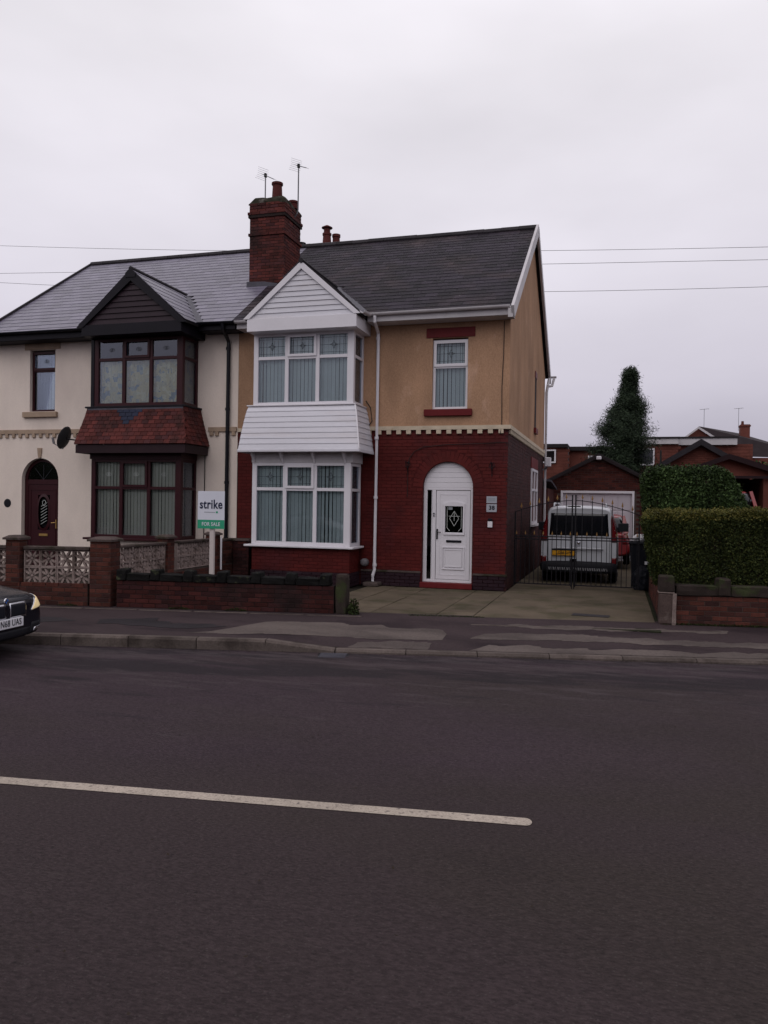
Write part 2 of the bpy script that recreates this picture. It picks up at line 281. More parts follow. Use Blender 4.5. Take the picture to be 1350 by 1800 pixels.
# ------------------------------------------------------------------ mesh helpers
ORG = {}
def org(o): return ORG.get(o.name, Vector((0, 0, 0))) if o else Vector((0, 0, 0))
class MB:
    def __init__(s): s.v = []; s.f = []
    def add(s, vs, fs):
        n = len(s.v); s.v += [tuple(v) for v in vs]; s.f += [tuple(i+n for i in f) for f in fs]; return s
    def box(s, x0, x1, y0, y1, z0, z1):
        return s.add([(x0,y0,z0),(x1,y0,z0),(x1,y1,z0),(x0,y1,z0),(x0,y0,z1),(x1,y0,z1),(x1,y1,z1),(x0,y1,z1)],
                     [(0,3,2,1),(4,5,6,7),(0,1,5,4),(1,2,6,5),(2,3,7,6),(3,0,4,7)])
    def cbox(s, x0, x1, y0, y1, z0, z1, c=.006):
        """box with chamfered edges"""
        bm = bmesh.new(); bmesh.ops.create_cube(bm, size=1)
        for v in bm.verts: v.co = Vector(((x0+x1)/2+v.co.x*(x1-x0), (y0+y1)/2+v.co.y*(y1-y0), (z0+z1)/2+v.co.z*(z1-z0)))
        bmesh.ops.bevel(bm, geom=list(bm.edges), offset=c, segments=1, affect='EDGES')
        bm.verts.index_update(); s.add([v.co[:] for v in bm.verts], [[v.index for v in f.verts] for f in bm.faces]); bm.free(); return s
    def poly(s, pts, thick, n=None):
        """extruded polygon: pts in 3D, thick = Vector offset"""
        k = len(pts); t = Vector(thick); a = [Vector(p) for p in pts]
        return s.add(a + [p+t for p in a], [tuple(range(k-1, -1, -1)), tuple(range(k, 2*k))] + [(i, (i+1) % k, k+(i+1) % k, k+i) for i in range(k)])
    def bar(s, a, b, wx, wz, upv=(0, 0, 1)):
        a = Vector(a); b = Vector(b); d = (b-a).normalized(); u = Vector(upv); r = d.cross(u)
        if r.length < 1e-4: r = d.cross(Vector((0, 1, 0)))
        r.normalize(); u = r.cross(d); r *= wx/2; u *= wz/2
        return s.add([a-r-u, a+r-u, a+r+u, a-r+u, b-r-u, b+r-u, b+r+u, b-r+u], [(0,1,2,3),(7,6,5,4),(0,4,5,1),(1,5,6,2),(2,6,7,3),(3,7,4,0)])
    def tube(s, path, r, n=8, cap=True):
        P = [Vector(p) for p in path]; rings = []
        for i, p in enumerate(P):
            d = (P[min(i+1, len(P)-1)] - P[max(i-1, 0)]).normalized()
            u = d.cross(Vector((0, 0, 1)));
            if u.length < 1e-3: u = d.cross(Vector((0, 1, 0)))
            u.normalize(); v = d.cross(u); rr = r[i] if isinstance(r, (list, tuple)) else r
            rings.append([p + (u*math.cos(a)+v*math.sin(a))*rr for a in [2*math.pi*k/n for k in range(n)]])
        vs = [q for ring in rings for q in ring]; fs = []
        for i in range(len(P)-1):
            for k in range(n): fs.append((i*n+k, i*n+(k+1) % n, (i+1)*n+(k+1) % n, (i+1)*n+k))
        if cap: fs += [tuple(range(n-1, -1, -1)), tuple((len(P)-1)*n+k for k in range(n))]
        return s.add(vs, fs)
    def lathe(s, c, prof, n=16, axis='z'):
        vs = []; fs = []
        for (r, h) in prof:
            for k in range(n):
                a = 2*math.pi*k/n; p = (r*math.cos(a), r*math.sin(a), h)
                if axis == 'x': p = (p[2], p[0], p[1])
                if axis == 'y': p = (p[0], p[2], p[1])
                vs.append((c[0]+p[0], c[1]+p[1], c[2]+p[2]))
        for i in range(len(prof)-1):
            for k in range(n): fs.append((i*n+k, i*n+(k+1) % n, (i+1)*n+(k+1) % n, (i+1)*n+k))
        fs += [tuple(range(n-1, -1, -1)), tuple((len(prof)-1)*n+k for k in range(n))]
        return s.add(vs, fs)
    def inst(s, vs, fs, Mx): return s.add([Mx @ Vector(v) for v in vs], fs)
    def mesh(s, name, mat, o=Vector((0, 0, 0)), smooth=False):
        me = bpy.data.meshes.new(name); me.from_pydata([(v[0]-o[0], v[1]-o[1], v[2]-o[2]) for v in s.v], [], s.f)
        if mat: me.materials.append(M[mat])
        if smooth: me.polygons.foreach_set('use_smooth', [True]*len(me.polygons))
        me.update(); return me
    def build(s, name, mat, parent=None, at=None, smooth=False, fixn=False, kind=None):
        o_ = Vector(at) if at is not None else org(parent)
        me = s.mesh(name, mat, o_, smooth)
        if fixn:
            bm = bmesh.new(); bm.from_mesh(me); bmesh.ops.recalc_face_normals(bm, faces=bm.faces); bm.to_mesh(me); bm.free()
        ob = bpy.data.objects.new(name, me); col.objects.link(ob)
        ob.location = o_ - org(parent); ob.parent = parent; ORG[ob.name] = o_.copy()
        if kind: ob['kind'] = kind
        return ob
def tag(o, label, cat, group=None):
    o['label'] = label; o['category'] = cat
    if group: o['group'] = group
    return o
def thing(name, label, cat, at=(0, 0, 0), group=None, rotz=0):
    o = bpy.data.objects.new(name, None); col.objects.link(o); o.location = at; o.rotation_euler = (0, 0, rotz)
    o.empty_display_size = .2; ORG[o.name] = Vector(at); return tag(o, label, cat, group)
def part(name, parent, label=None):
    o = bpy.data.objects.new(name, None); col.objects.link(o); o.parent = parent; ORG[o.name] = org(parent).copy()
    o.empty_display_size = .1
    if label: o['label'] = label
    return o
def struct(o): o['kind'] = 'structure'; return o
def obj(name, me, parent, Mx):
    o = bpy.data.objects.new(name, me); col.objects.link(o); o.parent = parent
    o.matrix_basis = Matrix.Translation(-org(parent)) @ Mx; return o
def vf(mb): return mb.v, mb.f
def pieces(name, proto, mat, parent, mats, limit=300, restname=None):
    """the ones nearest the camera as objects sharing one mesh, the rest as one stuff mesh"""
    me = proto.mesh(name, mat)
    mats = sorted(mats, key=lambda m: (m.translation - CAM).length)
    for m in mats[:limit]: obj(name, me, parent, m)
    if mats[limit:]:
        b = MB()
        for m in mats[limit:]: b.inst(proto.v, proto.f, m)
        b.build(restname or name + '_field', mat, parent, kind='stuff')
def TR(x, y, z, a=0, s=(1, 1, 1)): return Matrix.Translation((x, y, z)) @ Matrix.Rotation(a, 4, 'Z') @ Matrix.Diagonal((*s, 1))
def text(name, body, size, mat, parent, Mx, thick=.001, bold=0.0, align='CENTER', sx=1.0, ext=True):
    cu = bpy.data.curves.new(name, 'FONT'); cu.body = body; cu.size = size; cu.align_x = align; cu.align_y = 'CENTER'; cu.extrude = thick; cu.offset = bold; cu.resolution_u = 3; cu.space_character = 1.06
    t = bpy.data.objects.new('tmp', cu); col.objects.link(t); dg = bpy.context.evaluated_depsgraph_get(); dg.update()
    me = bpy.data.meshes.new_from_object(t.evaluated_get(dg)); bpy.data.objects.remove(t); bpy.data.curves.remove(cu)
    me.name = name; me.materials.clear(); me.materials.append(M[mat])
    return obj(name, me, parent, Mx @ Matrix.Diagonal((sx, 1, 1, 1)))
FRONT = Matrix.Rotation(rad(90), 4, 'X')   # lettering that faces -Y

# walls of bricks in a frame: u along the wall (angle a from +X), outward normal to the right of u (facing -Y when a=0)
def brick_proto(l=.215, d=.102, h=.065, c=.003):
    b = MB(); x, z = l/2, h/2
    vs = [(-x, d, -z), (x, d, -z), (x, d, z), (-x, d, z), (-x, c, -z), (x, c, -z), (x, c, z), (-x, c, z), (-x+c, 0, -z+c), (x-c, 0, -z+c), (x-c, 0, z-c), (-x+c, 0, z-c)]
    fs = [(3, 2, 1, 0)] + [(i, (i+1) % 4, 4+(i+1) % 4, 4+i) for i in range(4)] + [(4+i, 4+(i+1) % 4, 8+(i+1) % 4, 8+i) for i in range(4)] + [(8, 9, 10, 11)]
    return b.add(vs, fs)
BR = brick_proto()
def bond(x, y, z, a, length, height, ok=None, jit=.0015, first=0.0, L=.225, H=.075):
    """matrices of stretcher courses starting at (x,y,z) running at angle a"""
    res = []; u = (math.cos(a), math.sin(a)); nx, ny = math.sin(a), -math.cos(a)
    rows = int(round(height/H))
    for r in range(rows):
        off = first + (L/2 if r % 2 else 0); zc = z + (r+.5)*H; s = -L + off
        while s < length-.02:
            a0 = max(s, 0); a1 = min(s+L, length); s += L
            if a1-a0 < .05: continue
            sc_ = (a1-a0-.01)/.215; c = (a0+a1)/2
            if ok and not ok(c, zc): continue
            j = rnd.uniform(-jit, jit)
            res.append(TR(x+u[0]*c+nx*j, y+u[1]*c+ny*j, zc, a, (sc_, 1, 1)))
    return res
def holed(mb, x0, x1, z0, z1, y, holes, depth=.12, arches=()):
    """front sheet at y with rectangular holes and reveals; arches: (xa, xb, zspring) half-round tops"""
    xs = sorted({x0, x1, *[h[0] for h in holes], *[h[1] for h in holes], *[v for a in arches for v in (a[0], a[1])]})
    zs = sorted({z0, z1, *[h[2] for h in holes], *[h[3] for h in holes], *[v for a in arches for v in (a[2], a[2]+(a[1]-a[0])/2)]})
    for i in range(len(xs)-1):
        for k in range(len(zs)-1):
            cx, cz = (xs[i]+xs[i+1])/2, (zs[k]+zs[k+1])/2
            if any(h[0] < cx < h[1] and h[2] < cz < h[3] for h in holes): continue
            if any(a[0] < cx < a[1] and a[2] < cz < a[2]+(a[1]-a[0])/2 for a in arches): continue
            mb.add([(xs[i], y, zs[k]), (xs[i+1], y, zs[k]), (xs[i+1], y, zs[k+1]), (xs[i], y, zs[k+1])], [(0, 1, 2, 3)])
    for (a, b, c, d) in holes:
        mb.add([(a, y, c), (a, y+depth, c), (a, y+depth, d), (a, y, d)], [(0, 1, 2, 3)])
        mb.add([(b, y, c), (b, y+depth, c), (b, y+depth, d), (b, y, d)], [(3, 2, 1, 0)])
        mb.add([(a, y, c), (b, y, c), (b, y+depth, c), (a, y+depth, c)], [(0, 1, 2, 3)])
        if not any(abs(ar[0]-a) < 1e-6 for ar in arches): mb.add([(a, y, d), (b, y, d), (b, y+depth, d), (a, y+depth, d)], [(3, 2, 1, 0)])
    for (a, b, c) in arches:
        R = (b-a)/2; cx = (a+b)/2; n = 20; top = c+R
        P = [(cx-R*math.cos(math.pi*i/n), c+R*math.sin(math.pi*i/n)) for i in range(n+1)]
        for i in range(n):
            (px, pz), (qx, qz) = P[i], P[i+1]
            mb.add([(px, y, pz), (qx, y, qz), (qx, y, top), (px, y, top)], [(0, 1, 2, 3)])
            mb.add([(px, y, pz), (px, y+depth, pz), (qx, y+depth, qz), (qx, y, qz)], [(0, 1, 2, 3)])
    return mb

# ================================================================== ground, road, footway
def KY(x): return 8.66 + .226*(x+7.38)         # kerb face line
def WY(x): return 11.23 + .179*(x+8.32)        # line of the garden walls
def sheet(pts, z, name, mat, thick=.0, zf=None, sub=None):
    b = MB(); b.add([(p[0], p[1], (zf(*p) if zf else z)) for p in pts], [tuple(range(len(pts)))]); return b
struct(MB().add([(-400, -300, -.2), (400, -300, -.2), (400, 500, -.2), (-400, 500, -.2)], [(0, 1, 2, 3)]).build('ground', 'ground_mat'))
# road: strip along the kerb
b = MB(); xs = [-60+i*2.0 for i in range(61)]; ys = [0, -.35, -.8, -1.5, -3, -5, -8, -9.2]
camber = [0, .012, .025, .035, .045, .035, 0.0, -.01]
for x in xs:
    for d, c in zip(ys, camber): b.v.append((x, KY(x)+d, -.145+c*.4))
for i in range(len(xs)-1):
    for k in range(len(ys)-1): b.f.append((i*8+k, i*8+k+1, (i+1)*8+k+1, (i+1)*8+k))
road = struct(b.build('road', 'asphalt'))
struct(MB().add([(-60, KY(-60)-9.2, -.13), (60, KY(60)-9.2, -.13), (60, -40, -.1), (-60, -40, -.1)], [(0, 3, 2, 1)]).build('road_verge', 'footway'))
# footway surface: dips to the dropped kerb on the right
def drop(x): t = min(1, max(0, (x+4.351)/.892)); return -.095*t
def FZ(x, t): return drop(x)*(1-min(1, t*1.15))**1.2
b = MB(); nx, ny = 240, 12
X0, X1 = -40.0, 30.0
fx = [X0+(X1-X0)*i/nx for i in range(nx+1)]
for x in fx:
    for k in range(ny+1):
        t = k/ny; y0 = KY(x)+.13; y1 = WY(x)+.3
        b.v.append((x, y0+(y1-y0)*t, FZ(x, t)))
for i in range(nx):
    for k in range(ny): q = i*(ny+1)+k; b.f.append((q, q+ny+1, q+ny+2, q+1))
pav = struct(b.build('pavement', 'footway', smooth=True))
def footpatch(name, mat, outline, lift=.004, parent=None):
    """irregular resurfaced patch laid on the footway, outline given as (x, t) across the footway"""
    b = MB(); pts = []
    for i, (x, t) in enumerate(outline):
        nx_, nt_ = outline[(i+1) % len(outline)]; m = max(4, int(abs(nx_-x)/.06)+2)
        for j in range(m):
            q = j/m; xx = x+(nx_-x)*q; tt = t+(nt_-t)*q
            d = noise.noise(Vector((xx*3.1, tt*7, 3.3)))
            d2 = noise.noise(Vector((xx*13, tt*21, 6.1))); pts.append((xx+d*.06+d2*.05, min(.99, max(.0, tt+d*.05+d2*.02))))
    bm = bmesh.new(); vs_ = [bm.verts.new((x, KY(x)+.132+(WY(x)+.17-KY(x))*t, 0)) for x, t in pts]
    f = bm.faces.new(vs_); bmesh.ops.triangulate(bm, faces=[f])
    for _ in range(2): bmesh.ops.subdivide_edges(bm, edges=[e for e in bm.edges if e.calc_length() > .25], cuts=1)
    bmesh.ops.triangulate(bm, faces=bm.faces)
    for v in bm.verts:
        t = (v.co.y-KY(v.co.x)-.13)/(WY(v.co.x)+.17-KY(v.co.x)); v.co.z = FZ(v.co.x, t)+lift
    bmesh.ops.recalc_face_normals(bm, faces=bm.faces)
    me = bpy.data.meshes.new(name); bm.to_mesh(me); bm.free(); me.materials.append(M[mat])
    o = bpy.data.objects.new(name, me); col.objects.link(o); return struct(o)
footpatch('pavement_patch', 'footway_light', [(-5.6, .09), (-5.35, .14), (-5.0, .50), (-4.2, .58), (-3.3, .55), (-2.35, .47), (-2.25, .24), (-2.9, .19), (-3.5, .24), (-4.0, .15), (-4.8, .11)])
footpatch('pavement_patch', 'footway_light', [(-3.35, .0), (-3.3, .12), (-2.9, .17), (-2.4, .12), (-2.25, .0)])
footpatch('pavement_patch', 'footway_light', [(-1.95, .28), (-1.75, .44), (-.6, .45), (.8, .38), (2.4, .36), (5, .34), (5, .22), (2.2, .24), (.8, .26), (-.6, .30)])
footpatch('pavement_patch', 'footway_light', [(-1.8, .0), (-1.6, .15), (-.9, .13), (.6, .12), (2.4, .12), (5, .10), (5, .0)])
footpatch('pavement_patch', 'footway_light', [(-1.7, .62), (-1.5, .72), (0, .70), (1.6, .70), (1.6, .64), (0, .60)])
footpatch('tar_patch', 'tar_patch', [(-7.4, .42), (-6.7, .52), (-6.2, .36), (-5.6, .38), (-5.35, .30), (-5.9, .2), (-6.6, .26), (-7.2, .30)])
footpatch('tar_patch', 'tar_patch', [(-8.6, .40), (-8.0, .48), (-7.6, .34), (-8.2, .28)])
# thin edging line at the back of the footway
b = MB(); x = -12.0
edg = MB().cbox(-.44, .44, 0, .06, 0, .012, .004)
em = edg.mesh('edging_stone', 'kerb_concrete')
while x < -4.6:
    t = .80 + noise.noise(Vector((x, 0, 0)))*.01; xc = x+.45
    obj('edging_stone', em, pav, TR(xc, KY(xc)+.13+(WY(xc)+.17-KY(xc))*t, -.004, math.atan(.2))); x += .91
x = -2.1
while x < 1.3:
    xc = x+.45; obj('edging_stone', em, pav, TR(xc, KY(xc)+.13+(WY(xc)+.17-KY(xc))*.66, -.004+FZ(xc, .66), math.atan(.2))); x += .91
# kerb stones
ka = math.atan(.226); kl = .915
ks = MB(); ks.add([(-.452, 0, -.2), (.452, 0, -.2), (.452, .14, -.2), (-.452, .14, -.2), (-.452, 0, -.03), (.452, 0, -.03), (-.452, .022, 0), (.452, .022, 0), (.452, .14, 0), (-.452, .14, 0)],
    [(0, 1, 5, 4), (4, 5, 7, 6), (6, 7, 8, 9), (1, 2, 8, 7, 5), (0, 4, 6, 9, 3), (3, 9, 8, 2)])
km = ks.mesh('kerb_stone', 'kerb_concrete'); kerb = struct(part('kerb', None))
s = -36
for i in range(70):
    xc = -3.905 + (i-40)*kl*math.cos(ka); xa = xc-.45; xb = xc+.45
    za, zb = drop(xa), drop(xb); o = obj('kerb_stone', km, kerb, Matrix.Translation((xc, KY(xc), (za+zb)/2)) @ Matrix.Rotation(ka+rnd.uniform(-.004, .004), 4, 'Z') @ Matrix.Rotation(-math.atan2(zb-za, .9), 4, 'Y'))
# centre line, a worn dash with rounded end
def line(p, q, w_, z, name):
    p = Vector((*p, 0)); q = Vector((*q, 0)); d = (q-p).normalized(); n = Vector((-d.y, d.x, 0))*w_/2; pts = []
    k = int((q-p).length/.05)
    A = [p+(q-p)*i/k + n*(1+.06*noise.noise(Vector((i*.37, 1, 0)))) for i in range(k+1)]
    B = [p+(q-p)*i/k - n*(1+.06*noise.noise(Vector((i*.37, 5, 0)))) for i in range(k+1)]
    e = [q+(n*math.cos(a))+d*(w_*.35*math.sin(a)) for a in [math.pi*j/8 for j in range(1, 8)]]
    RZ = lambda x, y: -.145+.4*np.interp(-(y-KY(x)), [0, .35, .8, 1.5, 3, 5, 8, 9.2], camber)+.004
    b = MB(); b.v = [(v.x, v.y, RZ(v.x, v.y)) for v in A+B]; m = len(A)
    b.f = [(i, m+i, m+i+1, i+1) for i in range(m-1)]
    o_ = len(b.v); b.v += [(v.x, v.y, RZ(v.x, v.y)) for v in e]; b.f.append(tuple([m-1, 2*m-1]+[o_+j for j in range(len(e)-1, -1, -1)]))
    return struct(b.build(name, 'line_paint'))
line((-6.2, 4.10), (-.50, 4.83), .115, -.121, 'road_marking')
line((2.6, 5.2), (6.6, 5.75), .105, -.121, 'road_marking')
# tar bands and wear on the road by the kerb: thin resurfaced strips
def roadpatch(name, mat, pts, lift):
    b = []
    for i, (x, d) in enumerate(pts):
        x2, d2 = pts[(i+1) % len(pts)]; m = max(2, int(abs(x2-x)/.15))
        for j in range(m):
            q = j/m; xx = x+(x2-x)*q; dd = d+(d2-d)*q; nn = noise.noise(Vector((xx*1.7, dd*5, 8)))*.09
            b.append((xx, KY(xx)+dd+nn))
    bm = bmesh.new(); f = bm.faces.new([bm.verts.new((x, y, 0)) for x, y in b]); bmesh.ops.triangulate(bm, faces=[f])
    for v in bm.verts:
        d = v.co.y-KY(v.co.x); v.co.z = -.145+.4*np.interp(-d, [0, .35, .8, 1.5, 3, 5, 8], camber[:7])+lift
    bmesh.ops.recalc_face_normals(bm, faces=bm.faces)
    me = bpy.data.meshes.new(name); bm.to_mesh(me); bm.free(); me.materials.append(M[mat]); o = bpy.data.objects.new(name, me); col.objects.link(o); return struct(o)
# drive, slabs and yard
yard = struct(sheet([(-40, WY(-40)+.2), (40, WY(40)+.2), (40, 60), (-40, 60)], -.03, 'yard', 'soil').build('garden_ground', 'soil'))
drive = struct(MB().box(-5.2, .66, WY(-5.2)+.3, 28, -.06, -.012).build('driveway_bed', 'moss_joint'))
def slab(x0, x1, ya, yb, sk=0):
    g = .008; h = rnd.uniform(-.003, .003); b = MB()
    def P(x, y): return (x, y)
    A = [(x0+g, ya(x0)+g), (x1-g, ya(x1)+g), (x1-g, yb(x1)-g), (x0+g, yb(x0)-g)]
    c = .006
    cx = sum(p[0] for p in A)/4; cy = sum(p[1] for p in A)/4
    T = [(p[0]+(c if p[0] < cx else -c), p[1]+(c if p[1] < cy else -c)) for p in A]
    vs_ = [(x, y, -.03) for x, y in A]+[(x, y, -.006+h) for x, y in A]+[(x, y, h) for x, y in T]
    b.add(vs_, [(0, 1, 5, 4), (1, 2, 6, 5), (2, 3, 7, 6), (3, 0, 4, 7), (4, 5, 9, 8), (5, 6, 10, 9), (6, 7, 11, 10), (7, 4, 8, 11), (8, 9, 10, 11)])
    return b.build('paving_slab', 'concrete_slab', drive)
cols = [-5.15, -4.55, -3.87, -2.80, -2.20]
for i in range(len(cols)-1):
    x0, x1 = cols[i], cols[i+1]; e = WY; yy = 0
    base = 12.1 + (.18 if i % 2 else 0)
    edges = [lambda x: WY(x)+.16] + [(lambda v: (lambda x: v+.05*(x+3)))(v) for v in (base+.75, base+1.65, base+2.5, base+3.4)] + [lambda x: 16.42]
    for j in range(5): slab(x0, x1, edges[j], edges[j+1])
for (ya, yb) in ((None, 14.9), (14.9, 17.9), (17.9, 21.0), (21.0, 24.2), (24.2, 27.4)):
    slab(-2.2, .62, (lambda x: WY(x)+.16) if ya is None else (lambda x, v=ya: v), lambda x, v=yb: v)
# covers and gully
b = MB().cbox(-.30, .30, -.13, .13, 0, .006, .003)
cv = tag(b.build('drain_cover', 'tar_patch', None), 'flat rectangular drain cover set into the concrete drive before the gate', 'drain cover'); cv.location = (-.38, 13.4, .002); cv.rotation_euler.z = -.1
g_ = thing('gully_grate', 'iron gully grate in the road gutter at the dropped kerb', 'drain grate', (-3.42, KY(-3.42)-.2, -.138), rotz=ka)
ORG[g_.name] = Vector((0, 0, 0))
MB().box(-.2, .2, -.17, .17, -.02, -.004).build('grate_frame', 'black_iron', g_)
gb = MB().box(-.17, .17, -.008, .008, -.01, .006).mesh('grate_bar', 'lead')
for k in range(7): obj('grate_bar', gb, g_, TR(0, -.13+k*.043, 0))

# ================================================================== window helper
def came_pattern(b, x0, x1, z0, z1, y, t=.006):
    cx, cz = (x0+x1)/2, (z0+z1)/2; m = .05; w2 = (x1-x0); h = (z1-z0)
    for (a, c) in (((x0+m, z0), (x0+m, z1)), ((x1-m, z0), (x1-m, z1)), ((x0, z0+m), (x1, z0+m)), ((x0, z1-m), (x1, z1-m)), ((cx, z0), (cx, z1)), ((x0, cz), (x1, cz))):
        b.bar((a[0], y, a[1]), (c[0], y, c[1]), t, .004, (0, 1, 0))
    d = min(w2, h)*.17
    P = [(cx, cz+d*1.3), (cx+d*.55, cz), (cx, cz-d*1.3), (cx-d*.55, cz)]
    for i in range(4): b.bar((P[i][0], y, P[i][1]), (P[(i+1) % 4][0], y, P[(i+1) % 4][1]), t, .004, (0, 1, 0))
    P = [(cx, cz+d*.45), (cx+d*1.3, cz), (cx, cz-d*.45), (cx-d*1.3, cz)]
    for i in range(4): b.bar((P[i][0], y, P[i][1]), (P[(i+1) % 4][0], y, P[(i+1) % 4][1]), t, .004, (0, 1, 0))
def diamond(b, x0, x1, z0, z1, y, t=.006):
    cx, cz = (x0+x1)/2, (z0+z1)/2; d = .045
    for o_ in (0, .05):
        P = [(cx+o_, cz+d), (cx+o_+d, cz), (cx+o_, cz-d), (cx+o_-d, cz)]
        for i in range(4): b.bar((P[i][0], y, P[i][1]), (P[(i+1) % 4][0], y, P[(i+1) % 4][1]), t, .004, (0, 1, 0))
def blind(b, x0, x1, z0, z1, y, ang=.35, step=.089):
    x = x0+step*.5
    while x < x1:
        a = ang+rnd.uniform(-.16, .16); c, s_ = math.cos(a)*.0425, math.sin(a)*.0445
        if rnd.random() < .15: c *= .82
        b.add([(x-c, y-s_, z0), (x+c, y+s_, z0), (x+c, y+s_, z1), (x-c, y-s_, z1)], [(0, 1, 2, 3)]); x += step
def rect_frame(b, x0, x1, z0, z1, y0, y1, t):
    b.box(x0, x0+t, y0, y1, z0, z1); b.box(x1-t, x1, y0, y1, z0, z1); b.box(x0+t, x1-t, y0, y1, z0, z0+t); b.box(x0+t, x1-t, y0, y1, z1-t, z1)
def bay(parent, x0, x1, yf, yw, z0, z1, zt, fm, bm_, pat, came, curtain_low=None, gl='window_glass', beadm=None):
    """square bay: front with three lights over a transom and a light on either return"""
    w_ = part('bay_window', parent)
    f = MB(); d = .07
    f.cbox(x0, x0+.11, yf, yf+d+.04, z0, z1, .006); f.cbox(x1-.15, x1, yf, yf+d+.04, z0, z1, .006)
    f.cbox(x0+.11, x1-.15, yf+.003, yf+d, z1-.07, z1, .005); f.cbox(x0+.11, x1-.15, yf+.003, yf+d, z0, z0+.075, .005)
    for xe in (x0, x1):
        s1 = 1 if xe == x0 else -1; a, c = sorted((xe+s1*.002, xe+s1*.072))
        f.box(a, c, yf+d+.04, yw, z1-.07, z1); f.box(a, c, yf+d+.04, yw, z0, z0+.075); f.box(a, c, yw-.07, yw, z0+.075, z1-.07)
        f.box(a, c, yf+d+.04, yw-.07, zt-.03, zt+.03)
    f.build('frame', fm, w_)
    xi0, xi1 = x0+.11, x1-.15; n = 3; tw = .085; pw = (xi1-xi0-tw*(n-1))/n
    mu = MB()
    for k in range(1, n): xm = xi0+k*pw+(k-1)*tw; mu.cbox(xm, xm+tw, yf+.004, yf+d, z0+.075, z1-.07, .005)
    mu.build('mullion', fm, w_)
    tr_ = MB()
    for k in range(n): xa = xi0+k*(pw+tw); tr_.cbox(xa, xa+pw, yf+.006, yf+d-.004, zt-.035, zt+.035, .005)
    tr_.build('transom', fm, w_)
    cs = MB(); xa = xi0+pw+tw; rect_frame(cs, xa-.02, xa+pw+.02, zt+.02, z1-.05, yf-.022, yf+.002, .055); cs.build('casement', fm, w_)
    pane_y = yf+.035
    for k in range(n):
        xa = xi0+k*(pw+tw)
        ins = .03 if k == 1 else 0
        MB().box(xa+ins, xa+pw-ins, pane_y, pane_y+.006, zt+.035+ins, z1-.07-ins).build('pane', 'dark_glass' if (curtain_low) else gl, w_)
        MB().box(xa, xa+pw, pane_y, pane_y+.006, z0+.075, zt-.035).build('pane', gl, w_)
        lc = MB(); pat(lc, xa+ins+.01, xa+pw-ins-.01, zt+.045+ins, z1-.08-ins, pane_y-.004); lc.build('leaded_bars', came, w_)
    for xe in (x0+.035, x1-.035):
        for (za, zb) in ((z0+.075, zt-.03), (zt+.03, z1-.07)):
            MB().box(xe-.003, xe+.003, yf+d+.04, yw-.07, za, zb).build('pane', gl, w_)
    bl = MB()
    if curtain_low:
        q = MB(); nn = 60; yb = yf+.16
        P = [(xi0-.02+(xi1-xi0+.04)*i/nn, yb+.02*math.sin(i*1.3)) for i in range(nn+1)]
        for i in range(nn): q.add([(P[i][0], P[i][1], z0), (P[i+1][0], P[i+1][1], z0), (P[i+1][0], P[i+1][1], zt+.06), (P[i][0], P[i][1], zt+.06)], [(0, 1, 2, 3)])
        yq = [yf+.16+(yw-yf-.16)*i/12 for i in range(13)]
        for i in range(12): q.add([(x1-.10+.012*math.sin(i*2), yq[i], z0), (x1-.10+.012*math.sin(i*2+2), yq[i+1], z0), (x1-.10+.012*math.sin(i*2+2), yq[i+1], z1), (x1-.10+.012*math.sin(i*2), yq[i], z1)], [(0, 1, 2, 3)])
        q.build('curtain', curtain_low, w_)
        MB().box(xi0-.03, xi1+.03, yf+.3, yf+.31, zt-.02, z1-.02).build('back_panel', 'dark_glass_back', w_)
    else:
        for k in range(n): xa = xi0+k*(pw+tw)-.03; blind(bl, xa, xa+pw+.08, z0+.03, z1-.04, yf+.13, -.10)
        b2 = MB(); blind(b2, yf+.14, yw, z0+.03, z1-.04, 0, -.55)
        bl.add([(x1-.10-v[1], v[0], v[2]) for v in b2.v], b2.f)
        bl.add([(x0+.12+v[1], v[0], v[2]) for v in b2.v], b2.f)
        bl.build('vertical_blind', bm_, w_)
    return w_
def small_window(parent, x0, x1, z0, z1, y, zt, fm, blm, pat, came, dark=False):
    w_ = part('window', parent); f = MB(); rect_frame(f, x0, x1, z0, z1, y, y+.07, .055); f.box(x0+.055, x1-.055, y+.002, y+.068, zt-.035, zt+.035); f.build('frame', fm, w_)
    cs = MB(); rect_frame(cs, x0+.015, x1-.015, zt+.0, z1-.015, y-.022, y, .06); cs.build('casement', fm, w_)
    MB().box(x0+.055, x1-.055, y+.03, y+.036, z0+.055, zt-.035).build('pane', 'window_glass', w_)
    MB().box(x0+.07, x1-.07, y+.024, y+.03, zt+.035, z1-.07).build('pane', 'window_glass', w_)
    lc = MB(); pat(lc, x0+.085, x1-.085, zt+.07, z1-.085, y+.018); lc.build('leaded_bars', came, w_)
    bl = MB(); blind(bl, x0+.03, x1-.03, z0+.03, z1-.04, y+.12, -.10); bl.build('vertical_blind', blm, w_)
    return w_

